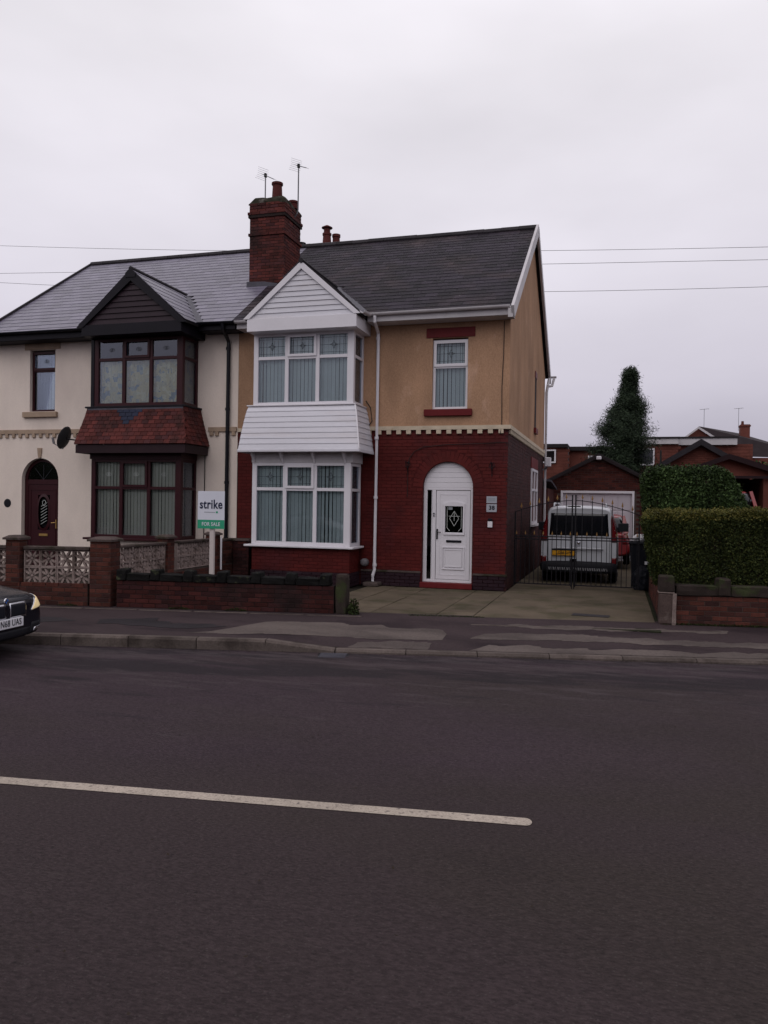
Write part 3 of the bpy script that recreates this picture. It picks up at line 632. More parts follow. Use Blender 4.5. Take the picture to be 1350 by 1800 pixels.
# ================================================================== roofs
TAN = 3.05/4.4; PIT = math.atan(TAN)
def slope_mat(x, s, y0=16.12, z0=5.86, tilt=.03, yaw=0.0):
    """a point s metres up the front slope at x"""
    y = y0+s*math.cos(PIT); z = z0+s*math.sin(PIT)
    return Matrix.Translation((x, y, z)) @ Matrix.Rotation(PIT-tilt, 4, 'X') @ Matrix.Rotation(yaw, 4, 'Z')
def roof_slates(parent, x0, x1, wd, ex, mat, skip, name, yaw=.008, thick=.007, over=1.45, chip=.25):
    L_ = ex*over; p = MB().box(-wd/2+.002, wd/2-.002, 0, L_, .0, thick)
    ms = []; rows = int(5.36/ex)
    for r in range(rows):
        s = r*ex; off = (wd/2 if r % 2 else 0); x = x0-off+wd/2
        while x < x1+wd*.45:
            xa, xb = max(x-wd/2, x0), min(x+wd/2, x1)
            if xb-xa > .05 and not skip((xa+xb)/2, s):
                sx = (xb-xa)/wd
                ms.append(slope_mat((xa+xb)/2, s+rnd.uniform(-.004, .004), tilt=.028+rnd.uniform(0, .006), yaw=rnd.uniform(-yaw, yaw)) @ Matrix.Translation((0, 0, .012)) @ Matrix.Diagonal((sx, 1, 1, 1)))
            x += wd
    pieces(name, p, mat, parent, ms, 300, name+'_courses')
def gable_skip(cx, hw, ze, za, yf):
    """True where the main roof lies under the bay's gable roof"""
    def f(x, s):
        y = 16.12+s*math.cos(PIT); z = 5.86+s*math.sin(PIT)
        t = abs(x-cx)/hw
        return t < 1 and z < za-(za-ze)*t-.03 and y < 18.5
    return f
def gable_roof(parent, cx, hw, ze, za, yf, mat, wd, ex):
    """two small slopes running back from the bay gable into the main roof"""
    r = part('gable_roof', parent); pit = math.atan2(za-ze, hw); Ls = math.hypot(za-ze, hw)
    for sgn in (-1, 1):
        u = Vector((-sgn*math.cos(pit), 0, math.sin(pit)))   # up slope
        nrm = Vector((sgn*math.sin(pit), 0, math.cos(pit)))
        e = Vector((cx+sgn*hw, yf, ze)); a = Vector((cx, yf, za))
        yback_e = 16.12+(ze-5.86)/TAN; yback_a = 16.12+(za-5.86)/TAN
        dk = MB(); dk.poly([e, (e.x, yback_e, ze), (a.x, yback_a, za), a], -nrm*.03); dk.build('roof_deck', 'felt_roof', r, fixn=True)
        t = MB(); rows = int(Ls/ex)+1
        for k in range(rows):
            s = k*ex; L_ = min(ex*1.4, Ls-s)
            if L_ < .04: continue
            y1 = yback_e+(yback_a-yback_e)*s/Ls+.05; y = yf-.03; c = 0
            off = wd/2 if k % 2 else 0; y -= off
            while y < y1:
                ya, yb = max(y, yf-.03), min(y+wd, y1); y += wd
                if yb-ya < .03: continue
                o_ = e+u*s; p0 = Vector((o_.x, ya+.002, o_.z))+nrm*.020; p1 = Vector((o_.x, yb-.002, o_.z))+nrm*.020
                q0 = p0+u*L_-nrm*.012; q1 = p1+u*L_-nrm*.012
                t.poly([p0, p1, q1, q0], nrm*.008)
        t.build('slate_courses', mat, r, fixn=True, kind='stuff')
    rt_ = MB().tube([(cx, yf-.05, za+.02), (cx, 16.12+(za-5.86)/TAN+.1, za+.02)], .055, 8); rt_.build('ridge_tile', 'ridge_tile', r)
    vl = MB()
    for sgn in (1,):
        vl.bar((cx+sgn*(hw+.03), 16.12+(ze-5.86)/TAN+.0, ze+.05), (cx+sgn*.03, 16.12+(za-5.86)/TAN+.04, za+.04), .17, .012, (sgn*.5, -1, 1.4))
    vl.build('valley_flashing', 'lead', r, fixn=True)
    return r
def shell(parent, x0, x1, mat_side, name='roof'):
    """roof deck front and back"""
    rf = part(name, parent); b = MB()
    b.poly([(x0, 16.12, 5.85), (x1, 16.12, 5.85), (x1, 20.6, 5.85+4.48*TAN), (x0, 20.6, 5.85+4.48*TAN)], (0, 0, -.06))
    b.poly([(x0, 25.08, 5.85), (x1, 25.08, 5.85), (x1, 20.6, 5.85+4.48*TAN), (x0, 20.6, 5.85+4.48*TAN)], (0, 0, -.06))
    b.build('roof_deck', 'felt_roof', rf, fixn=True)
    b = MB(); k = 0
    for r in range(24):
        s = r*.22; y = 25.1-s*math.cos(PIT); z = 5.86+s*math.sin(PIT)
        b.box(x0, x1, y-.25, y, z+.0, z+.02)
    return rf

# ================================================================== RIGHT HOUSE
XP, XR = -8.45, -2.2
HR = thing('semi_detached_house', 'right hand semi detached house, ochre render over dark red painted brick with white bay', 'house', ((XP+XR)/2, 16.5, 0))
Y0 = 16.5
# front wall, upper storey render
up_ = MB(); holed(up_, XP, XR-.0, 3.42, 5.80, Y0-.008, [(-3.85, -3.08, 3.84, 5.36), (-7.65, -5.48, 3.95, 5.46)], .13)
up_.add([(XR+.008, Y0-.008, 3.42), (XR+.008, 24.7, 3.42), (XR+.008, 24.7, 5.80), (XR+.008, 20.6, 8.88), (XR+.008, Y0-.008, 5.80)], [(0, 1, 2, 3, 4)])
up_.add([(XR, Y0-.008, 3.42), (XR+.008, Y0-.008, 3.42), (XR+.008, Y0-.008, 5.80), (XR, Y0-.008, 5.80)], [(0, 1, 2, 3)])
up_.add([(XP, Y0-.008, 3.42), (XR, Y0-.008, 3.42), (XR+.008, Y0-.008, 3.42), (XR+.008, Y0+.03, 3.42), (XP, Y0+.03, 3.42)], [(0, 4, 3, 2, 1)])
up_.build('rendered_wall', 'ochre_render', HR)
# lower storey: mortar backing + bricks
bw = part('brick_wall', HR); bk = MB()
DX0, DX1, DZS = -4.02, -2.93, 2.17
holed(bk, XP, XR-.006, 0, 3.42, Y0+.006, [(DX0, DX1, 0.0, DZS), (-7.65, -5.5, .9, 2.66)], .16, [(DX0, DX1, DZS)])
bk.add([(XR-.006, Y0+.006, 0), (XR-.006, 24.7, 0), (XR-.006, 24.7, 3.42), (XR-.006, Y0+.006, 3.42)], [(0, 1, 2, 3)])
bk.build('mortar', 'painted_mortar', bw)
R = (DX1-DX0)/2; ACX = (DX0+DX1)/2; RO = R+.235
def ok_front(x0):
    def f(u, z):
        x = x0+u
        if DX0-.02 < x < DX1+.02 and z < DZS+.02: return False
        if math.hypot(x-ACX, max(0, z-DZS)) < RO+.05 and z > DZS: return False
        return True
    return f
NL = 24; HB = NL*.075
fr = bond(-5.4, Y0, .345, 0, DX0-.004+5.4, HB) + bond(DX1+.004, Y0, .345, 0, XR-DX1-.004, HB, first=.03)
def bond_arch():
    res = []; z = .345+HB; r = 0
    while z < 3.40:
        zc = z+.0375; dz = zc-DZS; half = math.sqrt(max(0, RO*RO-dz*dz)) if dz > 0 else RO
        if abs(dz) < RO:
            res += bond(-5.4, Y0, z, 0, ACX-half+5.4, .075, first=.1125*(r % 2)) + bond(ACX+half, Y0, z, 0, XR-ACX-half, .075, first=.03+.1125*(r % 2))
        else: res += bond(-5.4, Y0, z, 0, 3.2, .075, first=.1125*(r % 2))
        z += .075; r += 1
    return res
fr += bond_arch()
# cut bricks against the door jambs are simply clipped by the frame
fr += bond(XP+.01, Y0, .345, 0, .70, 3.42-.36)
voi = []
for k in range(23):
    a = math.pi*(k+.5)/23; r = R+.112
    voi.append(Matrix.Translation((ACX-math.cos(a)*r, Y0+.001, DZS+math.sin(a)*r)) @ Matrix.Rotation(-(math.pi-a), 4, 'Y') @ Matrix.Diagonal((1.0, 1, 1.28, 1)))
pieces('arch_brick', BR, 'painted_brick', bw, voi)
pieces('brick', BR, 'painted_brick', bw, fr, 300)
pl = bond(-5.4, Y0-.02, .0, 0, 1.36, .30) + bond(DX1+.02, Y0-.02, 0, 0, XR-DX1-.02, .30)
pieces('plinth_brick', BR, 'plinth_paint', bw, pl)
for xa_, xb_ in ((-5.4, DX0-.02), (DX1+.02, XR+.02)): MB().cbox(xa_, xb_, Y0-.035, Y0+.05, .30, .345, .008).build('plinth_course', 'coping', bw)
# side wall bricks are thin slivers from here: one mesh
sd_ = MB()
for m in bond(XR, Y0+.0, 0, rad(90), 8.15, 3.42, lambda u, z: not (21.1 < Y0+u < 22.75 and 1.28 < z < 2.85)): sd_.inst(BR.v, BR.f, m)
sd_.build('side_brickwork', 'side_brick', bw, kind='stuff')
# dentil band
bd = part('dentil_band', HR); MB().box(XP+.02, XR+.055, Y0-.05, Y0+.0, 3.40, 3.485).box(XR+.002, XR+.055, Y0, 24.68, 3.40, 3.485).build('band_course', 'cream_paint', bd)
dm = MB().cbox(-.052, .052, -.045, .01, -.09, 0, .004).mesh('dentil', 'cream_paint')
x = -5.02
while x < XR+.03: obj('dentil', dm, bd, TR(x, Y0-.001, 3.40)); x += .2225
obj('dentil', dm, bd, TR(-8.2, Y0-.001, 3.40)); obj('dentil', dm, bd, TR(-5.25, Y0-.001, 3.40))
b = MB(); y = Y0+.1
while y < 24.6: b.box(XR, XR+.045, y, y+.1, 3.31, 3.40); y += .2
b.build('side_dentil_row', 'cream_paint', bd, kind='stuff')
# back and party walls
MB().box(XP, XR-.02, 24.55, 24.7, 0, 5.8).box(XP, XP+.05, Y0+.25, 24.5, 0, 5.8).build('back_wall', 'ochre_render', HR)
MB().box(XP+.1, XR-.1, 17.6, 17.7, 0, 5.7).build('inner_wall', 'interior', HR)
MB().box(XP+.02, XR-.05, 16.75, 24.5, 2.95, 3.05).build('upper_floor', 'interior', HR)
MB().box(XP+.02, XR-.05, 16.75, 24.5, 5.65, 5.7).build('loft_floor', 'interior', HR)
# roof
def chim_skip(x, s): y = 16.12+s*math.cos(PIT); return -9.08 < x < -7.93 and 17.9 < y < 19.0
gsk = gable_skip(-6.5, 1.30, 5.72, 6.92, 15.45)
rf = shell(HR, XP, XR+.12, None); roof_slates(rf, XP, XR+.12, .27, .21, 'old_slate', lambda x, s: gsk(x, s) or chim_skip(x, s), 'slate', yaw=.015)
rmesh = MB().tube([(-.225, 0, 0), (.225, 0, 0)], .11, 8)
rm_ = rmesh.mesh('ridge_tile', 'ridge_tile'); x = XP+.2
while x < XR+.1: obj('ridge_tile', rm_, rf, TR(x, 20.6, 8.95+rnd.uniform(-.006, .006))); x += .455
b = MB(); b.bar((XR+.12, 15.96, 5.72), (XR+.12, 20.62, 8.94), .06, .26, (0, -1, 1.2)); b.bar((XR+.12, 25.2, 5.72), (XR+.12, 20.62, 8.94), .06, .22, (0, 1, 1.2))
b.build('bargeboard', 'white_paint_worn', rf, fixn=True)
MB().box(XR+.02, XR+.12, 15.98, 16.1, 5.62, 5.80).build('barge_foot', 'white_paint_worn', rf)
# soffit, fascia, gutter
for xa_, xb_ in ((-5.2, XR+.10), (XP+.15, -7.8)): MB().box(xa_, xb_, 16.08, 16.105, 5.69, 5.84).box(xa_, xb_, 16.105, 16.49, 5.685, 5.70).build('fascia', 'white_paint_worn', HR)
def gutter(b, p, q, r=.058, n=8):
    p, q = Vector(p), Vector(q); d = (q-p).normalized(); s_ = d.cross(Vector((0, 0, 1))).normalized()
    prof = [s_*math.cos(a)*r+Vector((0, 0, -math.sin(a)*r)) for a in [math.pi*i/n for i in range(n+1)]]
    prof += [v*.9 for v in prof[::-1]]
    k = len(prof); vs_ = [p+v for v in prof]+[q+v for v in prof]
    b.add(vs_, [(i, (i+1) % k, k+(i+1) % k, k+i) for i in range(k)]+[tuple(range(k)), tuple(range(2*k-1, k-1, -1))])
b = MB(); gutter(b, (-5.12, 16.02, 5.86), (XR+.06, 16.02, 5.87)); gutter(b, (XP+.12, 16.02, 5.85), (-7.86, 16.02, 5.85)); gutter(b, (-5.13, 15.5, 5.80), (-5.13, 16.05, 5.84))
b.build('gutter', 'white_paint_worn', HR, fixn=True)
b = MB(); b.tube([(-5.02, 16.02, 5.80), (-5.02, 16.02, 5.68), (-5.06, 16.42, 5.52), (-5.06, 16.44, 5.4), (-5.07, 16.44, .34), (-5.1, 16.42, .22), (-5.1, 16.42, .06)], .037, 10)
for z in (5.38, 3.2, 1.9, .42): b.tube([(-5.065, 16.44, z), (-5.065, 16.44, z+.06)], .047, 10)
b.build('downpipe', 'white_upvc', HR, smooth=False)
MB().cbox(-5.25, -4.9, 16.15, 16.47, .0, .09, .02).build('drain_surround', 'coping', HR)
b = MB(); b.tube([(XR+.12, 24.85, 5.75), (XR+.1, 24.62, 5.5), (XR+.07, 24.60, 5.3), (XR+.07, 24.60, .1)], .045, 8); b.build('side_downpipe', 'white_paint_worn', HR)
b = MB(); gutter(b, (XR-.3, 25.12, 5.86), (XR+.32, 25.12, 5.86)); b.tube([(XR+.25, 25.1, 5.8), (XR+.2, 25.0, 5.55), (XR+.1, 24.75, 5.5)], .04, 8); b.build('back_gutter', 'white_paint_worn', HR, fixn=True)
# upper bay
cl = part('bay_gable', HR); GX, GW = -6.5, 1.30
zE, zA, yG = 5.74, 6.86, 15.5
b = MB(); b.poly([(GX-GW+.07, yG+.03, zE-.25), (GX+GW-.07, yG+.03, zE-.25), (GX+GW-.07, yG+.03, zE), (GX, yG+.03, zA-.03), (GX-GW+.07, yG+.03, zE)], (0, .1, 0)); b.build('gable_back', 'white_upvc', cl, fixn=True)
n = 9; hh = (zA-.12-zE)/n
for k in range(n):
    za, zb = zE+k*hh, zE+(k+1)*hh; f = lambda z: GW*(1-(z-zE)/(zA-zE))-.08
    wa, wb = f(za), max(f(zb), .01)
    if wa <= .03: continue
    m = MB(); m.add([(GX-wa, yG+.004, za), (GX+wa, yG+.004, za), (GX+wb, yG+.022, zb-.004), (GX-wb, yG+.022, zb-.004), (GX-wa, yG+.03, za), (GX+wa, yG+.03, za), (GX+wb, yG+.03, zb), (GX-wb, yG+.03, zb)], [(0, 1, 2, 3), (0, 4, 5, 1), (3, 2, 6, 7)]); m.build('cladding_board', 'cladding_white', cl)
MB().cbox(GX-GW+.05, GX+GW-.05, yG-.018, yG+.028, zE-.27, zE+.0, .004).box(GX+GW-.078, GX+GW-.05, yG+.03, 16.48, zE-.27, zE+.0).box(GX-GW+.05, GX-GW+.078, yG+.03, 16.48, zE-.27, zE).build('fascia_board', 'white_upvc', cl)
MB().box(GX-GW+.07, GX+GW-.07, yG+.03, 16.48, zE-.268, zE-.25).build('soffit', 'white_upvc', cl)
b = MB()
for s_ in (-1, 1):
    P = [(GX+s_*(GW+.04), zE-.04), (GX+s_*(GW+.0), zE-.14 if 0 else zE-.04-.0), (GX, zA+.0)]
    b.poly([(GX+s_*(GW+.04), yG-.03, zE+.0), (GX+s_*(GW-.10), yG-.03, zE+.0), (GX, yG-.03, zA-.105), (GX, yG-.03, zA+.055)], (0, .035, 0))
b.build('barge_boards', 'white_upvc', cl, fixn=True)
gable_roof(HR, GX, GW+.02, zE, zA+.04, yG, 'old_slate', .25, .2)
bay(HR, -7.73, -5.40, 15.8, 16.49, 3.90, 5.48, 4.94, 'white_upvc', 'blind_green', came_pattern, 'came')
# clad skirt
sk = part('clad_skirt', HR); zt_, zb_ = 3.885, 2.93
def skirt_pt(t, corner):   # flared line, t from top 0 to bottom 1
    e = .03+.26*(t**.75); z = zt_+(zb_-zt_)*t
    if corner == 'L': return (-7.80-e*.42, 15.78-e, z)
    return (-5.36+e*.72, 15.78-e, z)
n = 8
for k in range(n):
    t0, t1 = k/n, (k+1)/n; a, b_, c, d = skirt_pt(t0, 'L'), skirt_pt(t0, 'R'), skirt_pt(t1, 'R'), skirt_pt(t1, 'L')
    o_ = .012; m = MB()
    m.add([a, b_, (c[0]+.0, c[1]-o_, c[2]), (d[0], d[1]-o_, d[2]), c, d], [(3, 2, 1, 0), (5, 4, 2, 3)])
    m.add([b_, (b_[0], 16.49, b_[2]), (c[0]+o_, 16.49, c[2]), (c[0]+o_, c[1], c[2]), c, (c[0], 16.49, c[2])], [(0, 3, 2, 1), (4, 5, 2, 3)])
    m.add([a, (a[0], 16.49, a[2]), (d[0]-o_, 16.49, d[2]), (d[0]-o_, d[1], d[2])], [(0, 1, 2, 3)])
    m.build('cladding_board', 'cladding_white', sk, fixn=False)
tR, bR_ = skirt_pt(0, 'R'), skirt_pt(1, 'R'); tL, bL = skirt_pt(0, 'L'), skirt_pt(1, 'L')
b = MB(); q = [Vector(skirt_pt(k/8, 'R'))+Vector((.004, -.012, 0)) for k in range(9)]
for i in range(8): b.bar(q[i], q[i+1], .03, .03, (0, -1, 0))
b.build('corner_trim', 'white_upvc', sk)
MB().cbox(tL[0]-.03, tR[0]+.03, tL[1]-.04, 16.48, zt_, zt_+.028, .005).build('top_trim', 'white_upvc', sk)
MB().cbox(bL[0]-.02, bR_[0]+.02, bL[1]-.02, bL[1]+.03, zb_-.06, zb_+.0, .008).box(bR_[0]-.03, bR_[0]+.02, bL[1]+.03, 16.48, zb_-.06, zb_).box(bL[0]-.02, bL[0]+.03, bL[1]+.03, 16.48, zb_-.06, zb_).build('bottom_trim', 'cladding_white', sk)
MB().box(bL[0]+.03, bR_[0]-.03, bL[1]+.03, 16.48, zb_-.03, zb_-.01).build('skirt_soffit', 'white_paint_worn', sk)
MB().box(-7.74, -5.39, 15.79, 16.48, 2.66, 2.90).build('bay_header', 'white_paint_worn', HR)
bk_ = MB()
for xb in (-7.70, -7.02, -6.28, -5.58): bk_.poly([(xb, 15.79, 2.88), (xb, 15.60, 2.88), (xb, 15.66, 2.80), (xb, 15.76, 2.70), (xb, 15.79, 2.64)], (.045, 0, 0))
bk_.build('corbels', 'white_upvc', HR, fixn=True)
bay(HR, -7.73, -5.43, 15.8, 16.49, .86, 2.66, 2.08, 'white_upvc', 'blind_green', came_pattern, 'came')
MB().cbox(-7.87, -5.33, 15.70, 16.48, .815, .86, .008).build('window_sill', 'white_upvc', HR)
# bay base
bb = part('bay_base', HR); MB().box(-7.72, -5.446, 15.826, 16.5, 0, .815).build('mortar', 'painted_mortar', bb)
ms = bond(-7.73, 15.82, .3, 0, 2.29, .52)+bond(-5.44, 15.82, .3, rad(90), .66, .52)
pieces('brick', BR, 'painted_brick', bb, ms); pieces('plinth_brick', BR, 'plinth_paint', bb, bond(-7.75, 15.80, 0, 0, 2.33, .30)+bond(-5.42, 15.80, .0, rad(90), .68, .30))
# small window, lintel, sill
small_window(HR, -3.85, -3.08, 3.84, 5.33, Y0+.06, 4.76, 'white_upvc', 'blind_green', came_pattern, 'came')
MB().cbox(-3.99, -2.93, Y0-.03, Y0+.02, 5.37, 5.575, .006).build('lintel', 'red_paint', HR)
MB().cbox(-4.01, -2.97, Y0-.085, Y0+.06, 3.69, 3.835, .008).build('stone_sill', 'red_paint', HR)
# front door
dr = part('front_door', HR); yD = Y0+.09
fr_ = MB(); fr_.cbox(DX0, DX0+.06, yD, yD+.07, .12, 2.17, .004).cbox(DX1-.06, DX1, yD, yD+.07, .12, 2.17, .004).cbox(DX0+.06, DX1-.06, yD+.001, yD+.07, 2.11, 2.17, .004).cbox(DX0+.06, DX1-.06, yD+.001, yD+.07, .12, .18, .004).cbox(-3.825, -3.745, yD+.001, yD+.07, .18, 2.11, .004)
fr_.build('door_frame', 'white_upvc', dr)
am = MB(); P = [(ACX-R*.995*math.cos(math.pi*i/24), yD+.012, DZS+R*.995*math.sin(math.pi*i/24)) for i in range(25)]
nb = 5; zz = [DZS+(R*.98)*i/nb for i in range(nb+1)]
for i in range(nb):
    za, zb2 = zz[i], zz[i+1]; pts = []
    for q_ in range(5): z = za+(zb2-.004-za)*q_/4; pts.append((ACX+math.sqrt(max(0, R*R-(z-DZS)**2)), z))
    lo = [(2*ACX-p[0], p[1]) for p in pts[::-1]]
    m = MB(); m.poly([(p[0], yD+.0, p[1]) for p in pts+lo], (0, .03, 0)); m.build('arch_board', 'white_upvc', dr, fixn=True)
MB().poly([(p[0], yD+.03, p[2]) for p in P], (0, .03, 0)).build('arch_back', 'grey_plastic', dr, fixn=True)
MB().box(-3.94, -3.845, yD+.03, yD+.036, .20, 2.09).build('sidelight', 'dark_glass', dr)
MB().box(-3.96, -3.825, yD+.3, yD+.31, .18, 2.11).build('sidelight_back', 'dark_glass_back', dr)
MB().cbox(DX0+.01, -3.94, yD+.012, yD+.05, .18, 2.11, .003).cbox(-3.845, -3.83, yD+.012, yD+.05, .18, 2.11, .003).build('sidelight_bead', 'white_upvc', dr)
lf = MB(); lx0, lx1 = -3.735, -3.0
gx0, gx1, gz0, gz1 = -3.54, -3.15, 1.20, 1.80
holed(lf, lx0, lx1, .19, 2.10, yD+.012, [(gx0, gx1, gz0, gz1)], .03); lf.build('door_leaf', 'white_upvc', dr)
mo = MB(); rect_frame(mo, gx0-.035, gx1+.035, gz0-.05, gz1+.0, yD-.012, yD+.012, .035)
NA = 10
for i in range(NA):
    a0, a1 = i/NA, (i+1)/NA; f = lambda a: (gx0-.035+(gx1-gx0+.07)*a, gz1+.045*math.sin(math.pi*a))
    p, q = f(a0), f(a1); mo.add([(p[0], yD-.014, gz1-.03), (q[0], yD-.014, gz1-.03), (q[0], yD-.014, q[1]+.02), (p[0], yD-.014, p[1]+.02), (p[0], yD+.012, p[1]+.02), (q[0], yD+.012, q[1]+.02)], [(0, 1, 2, 3), (3, 2, 5, 4)])
rect_frame(mo, -3.60, -3.11, .40, .89, yD-.008, yD+.012, .022); rect_frame(mo, -3.545, -3.165, .455, .835, yD-.006, yD+.012, .018)
mo.box(-3.545+.018, -3.165-.018, yD+.002, yD+.012, .473, .817); rect_frame(mo, -3.66, -3.07, .28, 2.02, yD+.006, yD+.012, .010)
mo.build('door_mouldings', 'white_upvc', dr)
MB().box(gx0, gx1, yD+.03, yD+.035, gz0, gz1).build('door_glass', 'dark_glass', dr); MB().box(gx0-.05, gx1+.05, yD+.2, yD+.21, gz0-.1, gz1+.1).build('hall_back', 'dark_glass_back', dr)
lc = MB(); cx, cz = (gx0+gx1)/2, 1.5
for (a, c) in (((cx, cz+.16), (cx+.10, cz)), ((cx+.10, cz), (cx, cz-.16)), ((cx, cz-.16), (cx-.10, cz)), ((cx-.10, cz), (cx, cz+.16)), ((cx-.12, cz+.05), (cx+.12, cz+.05)), ((gx0+.04, gz0+.10), (gx0+.10, gz0+.03)), ((gx1-.04, gz0+.10), (gx1-.10, gz0+.03)), ((gx0+.04, gz0+.10), (gx0+.04, gz1-.05)), ((gx1-.04, gz0+.10), (gx1-.04, gz1-.05)), ((cx, cz+.16), (cx, cz-.05))):
    lc.bar((a[0], yD+.024, a[1]), (c[0], yD+.024, c[1]), .008, .005, (0, 1, 0))
lc.build('leaded_bars', 'came_light', dr)
MB().box(-3.475, -3.385, yD+.02, yD+.023, 1.69, 1.76).build('door_sticker', 'ink_grey', dr)
b = MB().cbox(-3.725, -3.695, yD-.012, yD+.012, 1.05, 1.27, .004); b.tube([(-3.71, yD-.03, 1.2), (-3.62, yD-.035, 1.2)], .009, 6); b.build('handle', 'black_gloss', dr)
MB().cbox(-3.51, -3.18, yD-.004, yD+.014, .985, 1.035, .003).build('letter_box', 'black_gloss', dr)
MB().lathe((-3.785, yD-.01, 1.60), [(.0, -.01), (.02, -.01), (.028, .012)], 12, 'y').lathe((-3.785, yD-.01, 1.55), [(.0, -.01), (.016, -.01), (.022, .012)], 12, 'y').build('knocker', 'chrome', dr)
MB().cbox(DX0-.03, DX1+.02, Y0-.06, Y0+.2, .0, .118, .008).build('door_step', 'red_paint', HR)
# side windows on the gable
sw = part('side_window', HR); b = MB(); yy0, yy1 = 21.15, 22.7
for (a, c, e, f) in ((yy0, yy0+.07, 1.31, 2.80), (yy1-.07, yy1, 1.31, 2.80), (yy0+.07, yy1-.07, 1.31, 1.38), (yy0+.07, yy1-.07, 2.73, 2.80), (21.9, 21.97, 1.38, 2.73), (yy0+.07, yy1-.07, 2.2, 2.26)): b.box(XR-.03, XR+.035, a, c, e, f)
b.build('frame', 'white_upvc', sw); MB().box(XR-.015, XR-.01, yy0+.05, yy1-.05, 1.36, 2.75).build('pane', 'dark_glass', sw); MB().box(XR-.2, XR-.19, yy0, yy1, 1.3, 2.8).build('room_back', 'interior', sw)
MB().cbox(XR-.02, XR+.09, yy0-.08, yy1+.08, 1.24, 1.305, .006).build('sill', 'white_paint_worn', sw)
MB().box(XR-.0, XR+.02, yy0-.1, yy1+.1, 2.82, 3.1).build('side_lintel', 'red_paint', HR)
MB().box(XR-.0, XR+.03, 21.6, 22.1, 5.30, 5.46).box(XR, XR+.07, 21.55, 22.15, 3.78, 3.92).build('side_upper_stones', 'red_paint', HR)
MB().box(XR-.0, XR+.018, 21.68, 22.02, 3.92, 5.30).build('side_upper_blind', 'brown_tile', HR)
# cables, small fixings
b = MB().tube([(-2.32, Y0-.02, 5.66), (-2.325, Y0-.02, 5.0), (-2.35, Y0-.02, 4.3), (-2.34, Y0-.02, 3.48), (-2.36, Y0-.06, 3.3)], .008, 5); b.build('wall_cable', 'cable_black', HR)
pts = [(-4.36, Y0-.02, 1.95), (-4.36, Y0-.02, 2.6), (-4.33, Y0-.02, 2.78), (-4.22, Y0-.02, 2.93), (-4.02, Y0-.02, 3.03), (-3.5, Y0-.02, 3.08), (-2.7, Y0-.02, 3.10), (-2.25, Y0-.02, 3.12)]
MB().tube(pts, .007, 5).build('wall_cable', 'cable_black', HR)
MB().tube([(-5.33, 16.46, 4.05), (-5.22, 16.45, 3.9), (-5.18, 16.45, 3.6), (-5.26, 16.45, 3.5)], .012, 5).build('wall_cable', 'cable_black', HR)
b = MB().cbox(-2.60, -2.50, Y0-.035, Y0, 1.33, 1.46, .006); b.build('bell_push_cover', 'white_upvc', HR)
MB().cbox(-2.595, -2.505, Y0-.045, Y0, 1.465, 1.52, .01).build('key_safe', 'black_gloss', HR)
def bracket(x, z, lab):
    t_ = tag(MB().build('hanging_bracket', 'black_iron', None), lab, 'bracket', 'basket brackets either side of the door') if 0 else thing('hanging_bracket', lab, 'bracket', (x, Y0, z-.3), 'basket brackets either side of the door')
    MB().box(x-.008, x+.008, Y0-.012, Y0, z-.30, z).build('back_strap', 'black_iron', t_)
    b = MB().tube([(x, Y0-.01, z-.04), (x, Y0-.18, z+.0), (x, Y0-.24, z-.03)], .008, 6); b.tube([(x, Y0-.01, z-.24), (x+.01, Y0-.10, z-.15), (x+.0, Y0-.17, z-.02)], .007, 6)
    b.tube([(x-.04, Y0-.02, z-.02), (x-.055, Y0-.03, z-.1), (x-.0, Y0-.03, z-.14), (x+.055, Y0-.03, z-.08), (x+.035, Y0-.02, z)], .008, 6); b.build('scroll_arm', 'black_iron', t_)
bracket(-4.36, 2.72, 'black iron hanging basket bracket between the white drainpipe and the white door')
bracket(-2.53, 2.70, 'black iron hanging basket bracket above the number plaque by the house corner')
pq = thing('number_plaque', 'grey house number plaque reading 38 on red brick beside the white door', 'plaque', (-2.52, Y0, 1.64))
MB().cbox(-2.635, -2.415, Y0-.014, Y0, 1.655, 1.82, .004).build('plate', 'plaque_grey', pq); text('numerals', '38', .12, 'ink', pq, Matrix.Translation((-2.52, Y0-.016, 1.742)) @ FRONT, .001, .004)
pq = thing('wall_plaque', 'pale notice plaque with faint grey print fixed above the number plaque', 'plaque', (-2.52, Y0, 1.83))
MB().cbox(-2.635, -2.415, Y0-.014, Y0, 1.84, 1.985, .004).build('plate', 'plaque_grey', pq)
b = MB()
for z in (1.945, 1.92, 1.895): b.box(-2.60, -2.45, Y0-.016, Y0-.0145, z-.006, z+.006)
b.build('print_lines', 'ink_grey', pq)
sl = thing('security_light', 'white security floodlight at the back corner of the ochre house gable', 'wall light', (-2.1, 24.4, 3.1))
MB().cbox(-2.12, -1.94, 24.25, 24.45, 3.0, 3.28, .02).build('lamp_body', 'white_upvc', sl); MB().tube([(-2.2, 24.4, 2.9), (-2.05, 24.4, 2.98)], .03, 6).build('arm', 'grey_plastic', sl)

